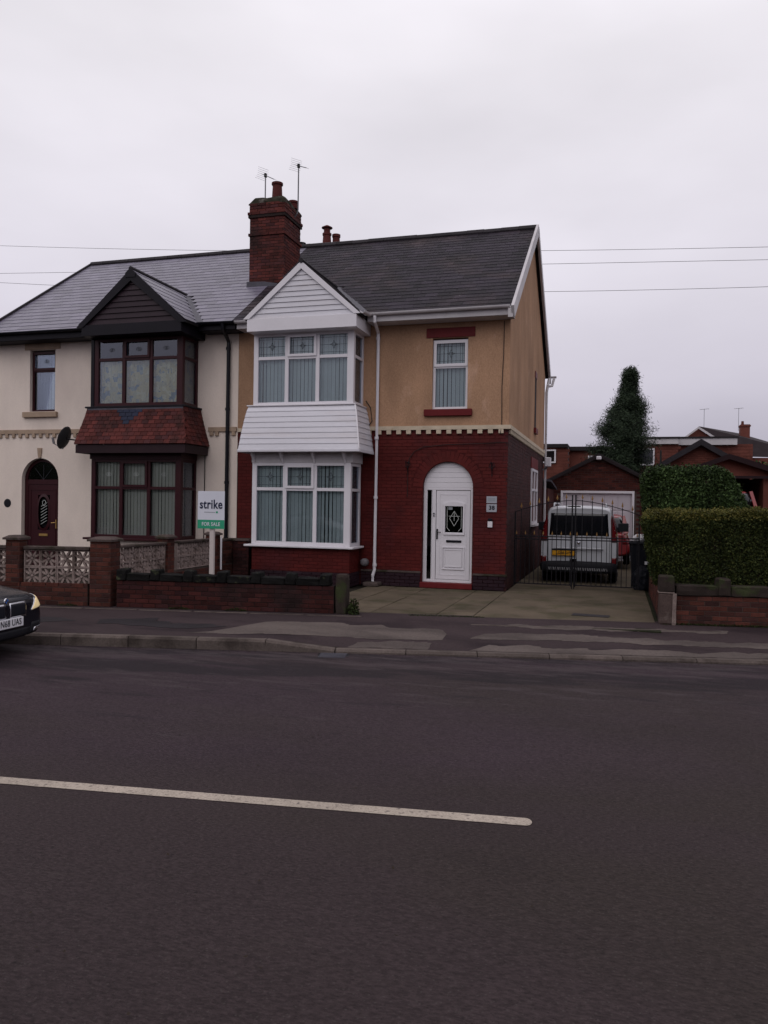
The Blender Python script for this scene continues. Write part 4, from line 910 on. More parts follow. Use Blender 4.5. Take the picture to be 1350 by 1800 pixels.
# chimney
ch = part('chimney', HR); cx0, cx1, cy0, cy1 = -8.97, -8.03, 18.0, 19.05
MB().box(cx0+.006, cx1-.006, cy0+.006, cy1-.006, 6.6, 9.1).build('mortar', 'dark_mortar', ch)
ms = []
for (z0, h, o_) in ((6.95, 1.5, 0), (8.45, .075, .03), (8.525, .375, 0), (8.90, .075, .02), (8.975, .075, .045), (9.05, .225, .01)):
    ms += bond(cx0-o_, cy0-o_, z0, 0, cx1-cx0+2*o_, h, first=rnd.choice((0, .1125)) if h < .1 else 0) + bond(cx1+o_, cy0-o_, z0, rad(90), cy1-cy0+2*o_, h, first=.11)
pieces('brick', BR, 'old_brick', ch, ms, 300)
MB().box(cx0-.02, cx1+.02, cy0-.02, cy1+.02, 8.46, 8.52).box(cx0-.03, cx1+.03, cy0-.03, cy1+.03, 8.91, 9.04).box(cx0+.01, cx1-.01, cy0+.01, cy1-.01, 9.04, 9.26).build('corbel_core', 'dark_mortar', ch)
bm = bmesh.new(); bmesh.ops.create_cube(bm, size=1); bmesh.ops.subdivide_edges(bm, edges=bm.edges, cuts=6, use_grid_fill=True)
fl = MB()
for v in bm.verts:
    t = v.co.z+.5; k = 1-.22*t**2; v.co = Vector(((cx0+cx1)/2+v.co.x*(cx1-cx0+.02)*k, (cy0+cy1)/2+v.co.y*(cy1-cy0+.02)*k, 9.24+t*.20)); v.co += noise.noise_vector(v.co*7)*.035
bm.verts.index_update(); fl.add([v.co[:] for v in bm.verts], [[v.index for v in f.verts] for f in bm.faces]); bm.free(); fl.build('flaunching', 'moss_mortar', ch)
pot = [(.155, 0), (.15, .05), (.135, .1), (.120, .40), (.118, .45), (.145, .47), (.145, .52), (.125, .53), (.10, .53), (.10, .40)]
MB().lathe((-8.42, 18.42, 9.38), pot, 16).build('chimney_pot', 'terracotta', ch, smooth=False)
MB().lathe((-8.12, 18.75, 9.33), [(.12, 0), (.11, .14), (.13, .15), (.13, .2), (.1, .2)], 14).build('chimney_pot', 'terracotta', ch)
MB().lathe((-8.78, 18.30, 9.34), [(.10, 0), (.10, .10), (.08, .13), (.0, .14)], 10).build('capped_flue', 'moss_mortar', ch)
b = MB(); b.poly([(cx0-.06, cy0-.012, 6.98), (cx1+.02, cy0-.012, 6.98), (cx1+.02, cy0-.012, 7.20), (-8.55, cy0-.012, 7.30), (cx0-.06, cy0-.012, 7.32)], (0, .01, 0))
b.poly([(cx0-.08, cy0-.03, 7.03), (cx1+.08, cy0-.03, 7.03), (cx1+.08, cy0-.22, 6.93), (cx0-.08, cy0-.22, 6.93)], (0, .0, .012))
b.bar((cx1+.02, cy0, 7.28), (cx1+.02, cy1, 7.28+1.05*TAN), .01, .2); b.build('lead_flashing', 'lead', ch, fixn=True)
# second chimney behind the ridge: just the pots
rc = part('rear_chimney', HR)
MB().box(-9.0, -8.35, 22.4, 23.2, 6.5, 9.60).build('stack', 'old_brick', rc)
MB().lathe((-8.73, 22.8, 9.58), [(.16, 0), (.145, .1), (.12, .45), (.14, .47), (.14, .53), (.1, .55), (.1, .68), (.17, .69), (.17, .71), (.04, .78), (.0, .79)], 14).build('chimney_pot', 'terracotta', rc)
MB().lathe((-8.48, 22.95, 9.58), [(.13, 0), (.11, .42), (.13, .44), (.13, .52), (.1, .52)], 14).build('chimney_pot', 'terracotta', rc)
MB().lathe((-9.2, 21.9, 9.1), [(.12, 0), (.12, .45), (.14, .46), (.0, .5)], 10).build('flue_cap', 'felt_roof', rc)
# aerials
def aerial(x, y, z0, z1, lab, boom, r=.017, bend=0):
    t_ = thing('tv_aerial', lab, 'aerial', (x, y, z0), 'television aerials on the chimney')
    pth = [(x, y, z0), (x, y, z1)] if not bend else [(x-.14, y, z0), (x-.03, y, z0+.14), (x, y, z0+.25), (x, y, z1)]
    MB().tube(pth, r, 6).build('mast', 'aerial_metal', t_)
    b = MB(); p = Vector((x, y, z1)); d = Vector(boom).normalized(); Lb = Vector(boom).length; b.tube([p-d*.12, p+d*Lb], .010, 5); b.build('boom', 'aerial_metal', t_)
    s_ = d.cross(Vector((0, 0, 1))).normalized(); u = s_.cross(d)
    rod = MB(); N_ = 9
    for i in range(N_):
        c = p+d*(Lb*i/(N_-1)); h = .14-.008*i; rod.tube([c-s_*h, c+s_*h], .003, 4)
    rod.build('elements', 'aerial_metal', t_)
    rf_ = MB(); c = p-d*.12
    for k in range(-3, 4): rf_.tube([c-s_*.16+u*(.045*k)+d*abs(k)*.02*-1, c+s_*.16+u*(.045*k)+d*abs(k)*-.02], .003, 4)
    rf_.build('reflector', 'aerial_metal', t_); MB().cbox(p.x-.03, p.x+.03, p.y-.03, p.y+.03, p.z-.05, p.z+.05, .006).build('junction_box', 'cable_black', t_)
aerial(-8.72, 18.35, 9.4, 10.10, 'short television aerial on the left of the brick chimney beside the pot', (.32, -.18, -.20))
aerial(-7.92, 18.6, 9.0, 10.36, 'tall television aerial on the right of the brick chimney with its bent mast', (.30, -.22, -.17), bend=1)

# ================================================================== LEFT HOUSE
XL = -15.45
HL = thing('semi_detached_house', 'left hand semi detached house, cream render with dark brown bay and smooth grey roof', 'house', ((XL+XP)/2, 16.5, 0))
LDX0, LDX1, LDS = -14.49, -13.38, 2.25
b = MB(); holed(b, XL, XP-.004, 0, 5.80, Y0-.004, [(-14.27, -13.51, 3.98, 5.52), (LDX0, LDX1, 0, LDS), (-11.8, -9.6, 4.0, 5.5), (-11.8, -9.6, .95, 2.8)], .14, [(LDX0, LDX1, LDS)])
b.add([(XL, Y0-.004, 0), (XL, 24.7, 0), (XL, 24.7, 5.8), (XL, 20.6, 8.88), (XL, Y0-.004, 5.8)], [(4, 3, 2, 1, 0)]); b.build('rendered_wall', 'cream_render', HL)
MB().box(XL, XP-.02, 24.55, 24.7, 0, 5.8).build('back_wall', 'cream_render', HL); MB().box(XL+.1, XP-.1, 17.6, 17.7, 0, 5.7).build('inner_wall', 'interior', HL)
MB().box(XL+.02, XP-.05, 16.75, 24.5, 2.95, 3.05).build('upper_floor', 'interior', HL); MB().box(XL+.02, XP-.05, 16.75, 24.5, 5.65, 5.7).build('loft_floor', 'interior', HL)
bd = part('dentil_band', HL); MB().box(XL+.0, -12.15, Y0-.045, Y0, 3.42, 3.52).box(-9.2, XP-.02, Y0-.045, Y0, 3.42, 3.52).build('band_course', 'beige_stone', bd)
dm = MB().cbox(-.045, .045, -.04, .01, -.10, 0, .006).mesh('dentil', 'beige_stone')
x = XL+.1
while x < -12.2: obj('dentil', dm, bd, TR(x, Y0-.004, 3.42)); x += .205
for x in (-9.12, -8.98, -8.55): obj('dentil', dm, bd, TR(x, Y0-.004, 3.42))
rf = shell(HL, XL-.12, XP, None); g2 = gable_skip(-10.62, 1.38, 5.80, 6.98, 15.4)
roof_slates(rf, XL-.12, XP, .30, .24, 'smooth_slate', lambda x, s: g2(x, s) or chim_skip(x, s), 'roof_tile', yaw=.0, thick=.014, over=1.25)
x = XL+.1
rm2 = MB().tube([(-.22, 0, 0), (.22, 0, 0)], .10, 8).mesh('ridge_tile', 'ridge_tile')
while x < XP: obj('ridge_tile', rm2, rf, TR(x, 20.6, 8.97)); x += .45
MB().bar((XL-.12, 16.0, 5.80), (XL-.12, 20.6, 8.98), .05, .12, (0, -1, 1.4)).build('verge_trim', 'ridge_tile', rf, fixn=True)
for xa_, xb_ in ((XL-.1, -12.0), (-9.25, XP+.12)): MB().box(xa_, xb_, 16.06, 16.105, 5.69, 5.84).box(xa_, xb_, 16.105, 16.49, 5.68, 5.70).build('fascia', 'black_board', HL)
b = MB(); gutter(b, (XL-.15, 16.0, 5.88), (-11.98, 16.0, 5.88)); gutter(b, (-9.25, 16.0, 5.86), (XP+.14, 16.0, 5.85)); b.build('gutter', 'black_gloss', HL, fixn=True)
b = MB().tube([(-8.62, 16.0, 5.82), (-8.62, 16.02, 5.7), (-8.68, 16.42, 5.5), (-8.68, 16.43, 5.4), (-8.69, 16.43, .12)], .045, 10)
for z in (5.3, 3.9, 2.2, .9): b.tube([(-8.688, 16.43, z), (-8.688, 16.43, z+.06)], .056, 10)
b.build('downpipe', 'black_gloss', HL)
MB().tube([(-9.28, 16.47, 2.85), (-9.29, 16.47, .2)], .010, 5).build('wall_cable', 'cable_black', HL)
cl = part('bay_gable', HL); GX, GW = -10.62, 1.36; zE, zA, yG = 5.80, 6.94, 15.45
MB().poly([(GX-GW+.07, yG+.03, zE-.25), (GX+GW-.07, yG+.03, zE-.25), (GX+GW-.07, yG+.03, zE), (GX, yG+.03, zA-.03), (GX-GW+.07, yG+.03, zE)], (0, .1, 0)).build('gable_back', 'black_board', cl, fixn=True)
n = 8; hh = (zA-.14-zE)/n
for k in range(n):
    za, zb = zE+k*hh, zE+(k+1)*hh; f = lambda z: GW*(1-(z-zE)/(zA-zE))-.10
    wa, wb = f(za), max(f(zb), .01)
    if wa <= .03: continue
    m = MB(); m.add([(GX-wa, yG-.002, za), (GX+wa, yG-.002, za), (GX+wb, yG+.022, zb-.004), (GX-wb, yG+.022, zb-.004), (GX-wa, yG+.03, za), (GX+wa, yG+.03, za), (GX+wb, yG+.03, zb), (GX-wb, yG+.03, zb)], [(0, 1, 2, 3), (0, 4, 5, 1), (3, 2, 6, 7)]); m.build('cladding_board', 'plum_cladding', cl)
b = MB()
for s_ in (-1, 1): b.poly([(GX+s_*(GW+.07), yG-.05, zE-.05), (GX+s_*(GW-.10), yG-.05, zE-.05), (GX, yG-.05, zA-.19), (GX, yG-.05, zA+.08)], (0, .05, 0))
b.poly([(GX-.13, yG-.065, zA-.12), (GX+.13, yG-.065, zA-.12), (GX+.13, yG-.065, zA-.02), (GX, yG-.065, zA+.09), (GX-.13, yG-.065, zA-.02)], (0, .02, 0)); b.build('barge_boards', 'black_board', cl, fixn=True)
MB().cbox(GX-GW+.06, GX+GW-.06, yG-.03, yG+.025, zE-.25, zE, .005).box(GX+GW-.09, GX+GW-.06, yG+.025, 16.48, zE-.25, zE).box(GX-GW+.06, GX-GW+.09, yG+.025, 16.48, zE-.25, zE).build('fascia_board', 'black_board', cl)
MB().box(GX-GW+.08, GX+GW-.08, yG+.03, 16.48, zE-.245, zE-.23).build('soffit', 'black_board', cl)
b = MB(); gutter(b, (GX+GW+.03, yG-.02, zE+.0), (GX+GW+.03, 16.1, zE+.02)); b.build('gable_gutter', 'black_gloss', cl, fixn=True)
gable_roof(HL, GX, GW+.02, zE, zA+.06, yG, 'smooth_slate', .3, .24)
bay(HL, -11.84, -9.50, 15.8, 16.49, 3.97, 5.55, 5.06, 'brown_upvc', None, diamond, 'came', curtain_low='patchwork_curtain')
MB().box(-11.93, -11.845, 15.79, 16.48, 3.97, 5.55).build('bay_corner_post', 'black_board', HL)
# tile hung skirt
sk = part('tile_skirt', HL); zt_, zb_ = 3.90, 3.06
def sp(t, c):
    e = .03+.30*(t**1.15); z = zt_+(zb_-zt_)*t
    return (-11.96-e*.42, 15.78-e, z) if c == 'L' else (-9.45+e*.80, 15.78-e, z)
b = MB()
for k in range(6):
    a, b_, c, d = sp(k/6, 'L'), sp(k/6, 'R'), sp((k+1)/6, 'R'), sp((k+1)/6, 'L')
    b.add([a, b_, c, d], [(3, 2, 1, 0)]); b.add([b_, (b_[0], 16.49, b_[2]), (c[0], 16.49, c[2]), c], [(3, 2, 1, 0)]); b.add([a, (a[0], 16.49, a[2]), (d[0], 16.49, d[2]), d], [(0, 1, 2, 3)])
b.build('skirt_deck', 'felt_roof', sk)
rows = 9; wd = .168; front_t = []; side_t = []; blue = []
tp = MB().box(-.079, .079, -.024, 0, 0, .15)
for r in range(rows):
    t1 = (r+1)/rows; t0 = r/rows
    pa, pb = Vector(sp(t0, 'L')), Vector(sp(t1, 'L')); d = pa-pb; tl = math.atan2(d.y, d.z)
    xl, xr = sp(t1, 'L')[0], sp(t1, 'R')[0]; off = wd/2 if r % 2 else 0; x = xl-off+wd/2
    while x < xr+wd*.4:
        xa, xb = max(x-wd/2, xl), min(x+wd/2, xr)
        if xb-xa > .04:
            m = Matrix.Translation(((xa+xb)/2, pb.y-.012, pb.z-.0)) @ Matrix.Rotation(-tl-.09, 4, 'X') @ Matrix.Rotation(rnd.uniform(-.015, .015), 4, 'Y') @ Matrix.Diagonal(((xb-xa)/wd, 1, 1, 1))
            isb = abs((xa+xb)/2+10.83) < (4-r)*.095 and r < 4
            (blue if isb else front_t).append(m)
        x += wd
    rb, ra = Vector(sp(t1, 'R')), Vector(sp(t0, 'R')); tr2 = math.atan2(rb.x-ra.x, ra.z-rb.z); y = rb.y+off*.8
    while y < 16.45:
        yb = min(y+wd, 16.48)
        if yb-y > .04: side_t.append(Matrix.Translation((rb.x+.012, (y+yb)/2, rb.z)) @ Matrix.Rotation(rad(90), 4, 'Z') @ Matrix.Rotation(-tr2-.09, 4, 'X') @ Matrix.Diagonal(((yb-y)/wd, 1, 1, 1)))
        y += wd
pieces('hung_tile', tp, 'clay_tile', sk, front_t+side_t, 300); pieces('blue_hung_tile', tp, 'blue_clay_tile', sk, blue)
tL, tR, bL, bR_ = sp(0, 'L'), sp(0, 'R'), sp(1, 'L'), sp(1, 'R')
MB().cbox(tL[0]-.05, tR[0]+.05, tL[1]-.05, 16.48, 3.925, 3.965, .005).build('bay_sill', 'black_board', sk)
MB().box(tL[0]+.02, tR[0]-.0, tL[1]-.035, 16.48, 3.86, 3.925).build('lead_flashing', 'lead', sk)
MB().box(bL[0]+.02, bR_[0]-.02, bL[1]+.01, bL[1]+.05, 2.86, 3.05).box(bR_[0]-.06, bR_[0]-.02, bL[1]+.05, 16.48, 2.86, 3.05).box(bL[0]+.02, bL[0]+.06, bL[1]+.05, 16.48, 2.86, 3.05).build('skirt_fascia', 'dark_brown_timber', sk)
MB().box(bL[0]+.06, bR_[0]-.06, bL[1]+.05, 16.48, 2.90, 2.92).build('skirt_soffit', 'dark_brown_timber', sk)
bay(HL, -11.90, -9.51, 15.8, 16.49, .90, 2.74, 2.07, 'brown_upvc', 'blind_beige', diamond, 'came_light')
MB().box(-11.92, -9.49, 15.77, 16.48, 2.74, 2.90).build('bay_header', 'brown_upvc', HL)
MB().cbox(-12.03, -9.40, 15.68, 16.48, .85, .90, .006).build('window_sill', 'brown_upvc', HL); MB().box(-11.9, -9.51, 15.82, 16.49, 0, .85).build('bay_base', 'cream_render', HL)
small_window(HL, -14.27, -13.51, 3.98, 5.50, Y0+.09, 5.02, 'brown_upvc', 'blind_green', diamond, 'came')
MB().cbox(-14.42, -13.36, Y0-.03, Y0+.02, 5.53, 5.70, .006).build('lintel', 'beige_stone', HL); MB().cbox(-14.44, -13.42, Y0-.08, Y0+.06, 3.83, 3.965, .008).build('stone_sill', 'beige_stone', HL)
MB().poly([(-13.98, Y0-.03, 2.82), (-13.90, Y0-.03, 2.82), (-13.87, Y0-.03, 3.06), (-14.01, Y0-.03, 3.06)], (0, .03, 0)).build('keystone', 'beige_stone', HL, fixn=True)
dr = part('front_door', HL); yD = Y0+.11; R2 = (LDX1-LDX0)/2; AX = (LDX0+LDX1)/2
b = MB().cbox(LDX0, LDX0+.10, yD, yD+.07, .1, LDS, .004).cbox(LDX1-.10, LDX1, yD, yD+.07, .1, LDS, .004).cbox(LDX0+.1, LDX1-.1, yD+.002, yD+.07, LDS-.10, LDS+.02, .004)
for i in range(16):
    a0, a1 = math.pi*i/16, math.pi*(i+1)/16; P = [(AX-r*math.cos(a), LDS+r*math.sin(a)) for r, a in ((R2, a0), (R2, a1), (R2-.08, a1), (R2-.08, a0))]
    b.poly([(p[0], yD, p[1]) for p in P], (0, .07, 0))
b.build('door_frame', 'brown_upvc', dr, fixn=True)
MB().poly([(AX-(R2-.05)*math.cos(math.pi*i/20), yD+.03, LDS+.0+(R2-.05)*math.sin(math.pi*i/20)) for i in range(21)], (0, .01, 0)).build('fanlight', 'dark_glass', dr, fixn=True)
b = MB(); d_ = AX
for a in (50, 90, 130): b.bar((d_, yD+.02, LDS+.02), (d_+.4*math.cos(rad(a)), yD+.02, LDS+.4*math.sin(rad(a))), .006, .004, (0, 1, 0))
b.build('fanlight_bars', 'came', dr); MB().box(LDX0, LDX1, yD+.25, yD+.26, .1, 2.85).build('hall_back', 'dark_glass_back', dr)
b = MB(); holed(b, LDX0+.10, LDX1-.10, .1, LDS-.1, yD+.015, [(AX-.16, AX+.20, 1.0, 1.88)], .03); b.build('door_leaf', 'brown_upvc', dr)
b = MB(); cx = AX+.02
ov = lambda r1, r2: [(cx+r1*math.cos(2*math.pi*i/28), 1.44+r2*(math.copysign(abs(math.sin(2*math.pi*i/28))**.7, math.sin(2*math.pi*i/28)))) for i in range(28)]
A, B = ov(.21, .47), ov(.15, .40)
for i in range(28):
    j = (i+1) % 28; b.add([(A[i][0], yD+.012, A[i][1]), (A[j][0], yD+.012, A[j][1]), (B[j][0], yD-.006, B[j][1]), (B[i][0], yD-.006, B[i][1])], [(0, 1, 2, 3)])
rect_frame(b, LDX0+.17, LDX1-.17, .3, 2.02, yD+.004, yD+.014, .02); b.build('door_mouldings', 'brown_upvc', dr)
MB().box(AX-.16, AX+.2, yD+.03, yD+.035, 1.0, 1.88).build('door_glass', 'dark_glass', dr)
b = MB()
for i in range(7): z = 1.14+i*.075; b.bar((cx-.09, yD+.022, z), (cx+.09, yD+.022, z+.10), .009, .005, (0, 1, 0))
for i in range(12): a0, a1 = 2*math.pi*i/12, 2*math.pi*(i+1)/12; b.bar((cx+.05*math.cos(a0), yD+.022, 1.68+.07*math.sin(a0)), (cx+.05*math.cos(a1), yD+.022, 1.68+.07*math.sin(a1)), .009, .005, (0, 1, 0))
b.build('leaded_bars', 'came_light', dr)
b = MB().cbox(LDX1-.17, LDX1-.14, yD-.006, yD+.014, 1.04, 1.26, .004); b.tube([(LDX1-.155, yD-.03, 1.19), (LDX1-.27, yD-.035, 1.18)], .010, 6); b.build('handle', 'brass', dr)
MB().cbox(cx-.13, cx+.13, yD-.004, yD+.016, .84, .90, .004).build('letter_box', 'brass', dr)
MB().cbox(LDX0-.1, LDX1+.1, Y0-.25, Y0+.2, 0, .1, .01).build('door_step', 'coping', HL)
pq = thing('number_plaque', 'dark oval house number plaque on the cream wall left of the maroon door', 'plaque', (-14.92, Y0, 1.6))
MB().lathe((-14.92, Y0-.004, 1.66), [(.0, -.014), (.10, -.014), (.112, 0)], 20, 'y').build('oval_plate', 'black_gloss', pq)
# satellite dish
sd_o = thing('satellite_dish', 'dark grey satellite dish on the cream wall left of the tile skirt', 'satellite dish', (-12.35, 16.45, 3.25))
b = MB(); n = 20; rr = [0, .06, .12, .18, .24, .27]; ax = Vector((-.93, -.08, .33)).normalized(); s1 = ax.cross(Vector((0, 0, 1))).normalized(); s2 = s1.cross(ax); c = Vector((-12.72, 15.95, 3.24))
for r in rr:
    for k in range(n): a = 2*math.pi*k/n; b.v.append(tuple(c+s1*math.cos(a)*r*.92+s2*math.sin(a)*r*1.05+ax*(r*r*1.0)))
for i in range(len(rr)-1):
    for k in range(n): b.f.append((i*n+k, i*n+(k+1) % n, (i+1)*n+(k+1) % n, (i+1)*n+k))
ob = b.build('dish', 'dish_grey', sd_o, smooth=True); md = ob.modifiers.new('solid', 'SOLIDIFY'); md.thickness = .008
MB().tube([c-ax*.02, (-12.45, 16.1, 3.20), (-12.3, 16.46, 3.20)], .02, 6).build('mount', 'black_iron', sd_o)
b = MB().tube([c-s2*.26, c-s2*.22+ax*.30+s1*-.0], .012, 6); b.tube([c-s2*.22+ax*.28, c-s2*.10+ax*.36], .03, 8); b.build('receiver_arm', 'grey_plastic', sd_o)

# ================================================================== front garden walls
WA = math.atan(.179)
def wall_run(parent, x0, x1, z1, mat, mort='mortar', thick=.21, back=False, name='brick', z0=0.0):
    Ln = (x1-x0)/math.cos(WA); b = MB()
    ca, sa = math.cos(WA), math.sin(WA); nx_, ny_ = sa, -ca
    def pt(u, v, z): return (x0+ca*u-nx_*v, WY(x0)+sa*u-ny_*v, z)
    g = .007
    b.add([pt(0, g, -.05), pt(Ln, g, -.05), pt(Ln, thick, -.05), pt(0, thick, -.05), pt(0, g, z1-.002), pt(Ln, g, z1-.002), pt(Ln, thick, z1-.002), pt(0, thick, z1-.002)], [(0, 3, 2, 1), (4, 5, 6, 7), (0, 1, 5, 4), (1, 2, 6, 5), (2, 3, 7, 6), (3, 0, 4, 7)])
    b.build('mortar', mort, parent); return bond(x0, WY(x0), z0, WA, Ln, z1-z0, jit=.003), pt
# right house: low dark wall with castellated coping
FWt = thing('garden_wall', 'low dark red brick garden wall with black castellated coping before the white bay', 'wall', (-6.2, WY(-6.2), 0))
ms, pt = wall_run(FWt, -7.98, -4.36, .45, 'front_brick', 'dark_mortar'); pieces('brick', BR, 'front_brick', FWt, ms)
u = .0; Lw = (3.62)/math.cos(WA); k = 0
def rough_block(lx, ly, lz, seed, amp=.012):
    bm = bmesh.new(); bmesh.ops.create_cube(bm, size=1)
    bmesh.ops.bevel(bm, geom=list(bm.edges), offset=.07, segments=1, affect='EDGES'); bmesh.ops.subdivide_edges(bm, edges=bm.edges, cuts=1, use_grid_fill=True)
    b = MB(); o_ = Vector((seed*3.1, 0, 0))
    for v in bm.verts: c = Vector((v.co.x*lx, v.co.y*ly, (v.co.z+.5)*lz)); v.co = c+noise.noise_vector(c*14+o_)*amp
    bm.verts.index_update(); b.add([v.co[:] for v in bm.verts], [[v.index for v in f.verts] for f in bm.faces]); bm.free(); return b
lowm = [rough_block(.40, .25, .115, i, .018).mesh('coping_stone', 'black_coping') for i in range(3)]; tallm = [rough_block(.165, .26, .185, i+9, .022).mesh('coping_block', 'black_coping') for i in range(3)]
while u < Lw-.1:
    p = pt(u+.08, .105, .452); obj('coping_block', tallm[k % 3], FWt, Matrix.Translation(p) @ Matrix.Rotation(WA+rnd.uniform(-.05, .05), 4, 'Z'))
    if u+.57 < Lw+.1: p = pt(u+.365, .105, .452); obj('coping_stone', lowm[k % 3], FWt, Matrix.Translation(p) @ Matrix.Rotation(WA+rnd.uniform(-.03, .03), 4, 'Z'))
    u += .575; k += 1
tag(MB().build('x', None) if 0 else rough_block(.18, .2, .66, 31, .012).build('gate_post_stone', 'mottled_stone', None, at=(0, 0, 0)), 'mossy stone post ending the low dark wall at the drive', 'post').location = (-4.25, WY(-4.25)+.09, -.02)
# left house: pillars, screen blocks
LWt = thing('screen_block_wall', 'orange brick front wall with pale starburst screen blocks before the cream house', 'wall', (-9.2, WY(-9.2), 0))
def pillar(parent, x, y, w_, h, a, name='pillar', capm='coping'):
    p = part(name, parent); ca, sa = math.cos(a), math.sin(a); mo_ = MB(); hw = w_/2-.006
    def q(u, v, z): return (x+ca*u-sa*v, y+sa*u+ca*v, z)
    mo_.add([q(-hw, .006, -.05), q(hw, .006, -.05), q(hw, w_-.006, -.05), q(-hw, w_-.006, -.05), q(-hw, .006, h), q(hw, .006, h), q(hw, w_-.006, h), q(-hw, w_-.006, h)], [(0, 3, 2, 1), (4, 5, 6, 7), (0, 1, 5, 4), (1, 2, 6, 5), (2, 3, 7, 6), (3, 0, 4, 7)])
    mo_.build('mortar', 'mortar', p)
    ms_ = []
    o0 = q(-w_/2, 0, 0); ms_ += bond(o0[0], o0[1], 0, a, w_, h); o1 = q(w_/2, .0, 0); ms_ += bond(o1[0], o1[1], 0, a+rad(90), w_, h, first=.11)
    pieces('brick', BR, 'wall_brick_orange', p, ms_)
    c = MB(); e = .035; hw = w_/2+e
    B4 = [(-hw, -e), (hw, -e), (hw, w_+e), (-hw, w_+e)]; c.add([q(u, v, h) for u, v in B4]+[q(u, v, h+.035) for u, v in B4]+[q(u*.55, w_/2+(v-w_/2)*.55, h+.075) for u, v in B4], [(0, 3, 2, 1)]+[(i, (i+1) % 4, 4+(i+1) % 4, 4+i) for i in range(4)]+[(4+i, 4+(i+1) % 4, 8+(i+1) % 4, 8+i) for i in range(4)]+[(8, 9, 10, 11)])
    c.build('pillar_cap', capm, p); return p
def screen_proto():
    s_ = .286; h = s_/2; b = MB(); t = .016
    b.box(-h, h, 0, .09, -h, -h+t).box(-h, h, 0, .09, h-t, h).box(-h, -h+t, 0, .09, -h+t, h-t).box(h-t, h, 0, .09, -h+t, h-t)
    b.lathe((0, .045, 0), [(.022, -.042), (.022, .042)], 8, 'y')
    for k in range(8):
        for sg in (-1, 1):
            a = rad(45*k+(16 if k % 2 else 29)); pts = []
            for i in range(5):
                r = .015+i*.029; aa = a+sg*(.02+.10*math.sin(math.pi*i/4)) ; x_, z_ = r*math.cos(aa), r*math.sin(aa)
                m_ = max(abs(x_), abs(z_))
                if i == 4: f_ = (h-t)/m_; x_, z_ = x_*f_, z_*f_
                pts.append((x_, z_))
            for i in range(4): b.bar((pts[i][0], .035, pts[i][1]), (pts[i+1][0], .035, pts[i+1][1]), .05, .016, (-(pts[i+1][1]-pts[i][1]), 0, pts[i+1][0]-pts[i][0]))
    return b
SB = screen_proto(); sbm = SB.mesh('screen_block', 'screen_block')
ms, pt = wall_run(LWt, -13.2, -8.48, .34, 'wall_brick_orange'); pieces('brick', BR, 'wall_brick_orange', LWt, ms)
for pxs in ((-12.0, 0), (-9.79, .24)): pillar(LWt, pxs[0], WY(pxs[0])-.02, .25, 1.09, WA)
pillar(LWt, -8.25, WY(-8.25)-.03, .37, 1.09, WA)
for (xa, n_) in ((-9.655, 4), (-11.85, 7)):
    for i in range(n_):
        for j in range(2):
            u = i*.295+.148; p = (xa+u*math.cos(WA), WY(xa)+u*math.sin(WA)+.07, .34+.146+j*.292); obj('screen_block', sbm, LWt, TR(p[0], p[1], p[2], WA))
    c0 = (xa, WY(xa)+.115, .945); Lc = n_*.295; ob = MB().cbox(0, Lc, -.085, .085, -.018, .04, .01).build('coping', 'coping', LWt, at=(0, 0, 0)); ob.matrix_basis = Matrix.Translation(-org(LWt)) @ TR(c0[0], c0[1], c0[2], WA)
# party wall going back to the house
PWt = thing('screen_block_wall', 'side garden wall of pale screen blocks running back between the two houses', 'wall', (-8.42, 14, 0))
bs = bond(-8.36, 11.75, 0, rad(90), 4.65, .40); MB().box(-8.56, -8.367, 11.75, 16.4, -.05, .398).build('mortar', 'mortar', PWt); pieces('brick', BR, 'wall_brick_orange', PWt, bs)
for (ya, n_) in ((11.98, 5), (13.86, 5)):
    for i in range(n_):
        for j in range(2): obj('screen_block', sbm, PWt, TR(-8.40, ya+i*.290+.145, .40+.146+j*.267, rad(90)) @ Matrix.Diagonal((.98, 1, .92, 1)))
    MB().cbox(-8.53, -8.36, ya, ya+n_*.29, .935, .985, .01).build('coping', 'coping', PWt)
for yy in (13.46, 15.33): pillar(PWt, -8.36-.12, yy, .24, 1.05, 0)
pieces('brick', BR, 'wall_brick_orange', PWt, bond(-8.36, 15.6, .40, rad(90), .75, .50)); MB().box(-8.56, -8.367, 15.6, 16.4, .4, .90).build('mortar', 'mortar', PWt); MB().cbox(-8.58, -8.34, 15.6, 16.42, .90, .95, .01).build('coping', 'coping', PWt)
bw2 = thing('garden_wall', 'short brick return wall against the house by the black drainpipe', 'wall', (-8.2, 16.1, 0))
MB().box(-8.33, -7.95, 16.12, 16.46, -.05, .90).build('mortar', 'dark_mortar', bw2); pieces('brick', BR, 'front_brick', bw2, bond(-8.34, 16.11, 0, 0, .40, .9)); MB().cbox(-8.36, -7.92, 16.08, 16.47, .90, .95, .008).build('coping', 'coping', bw2)
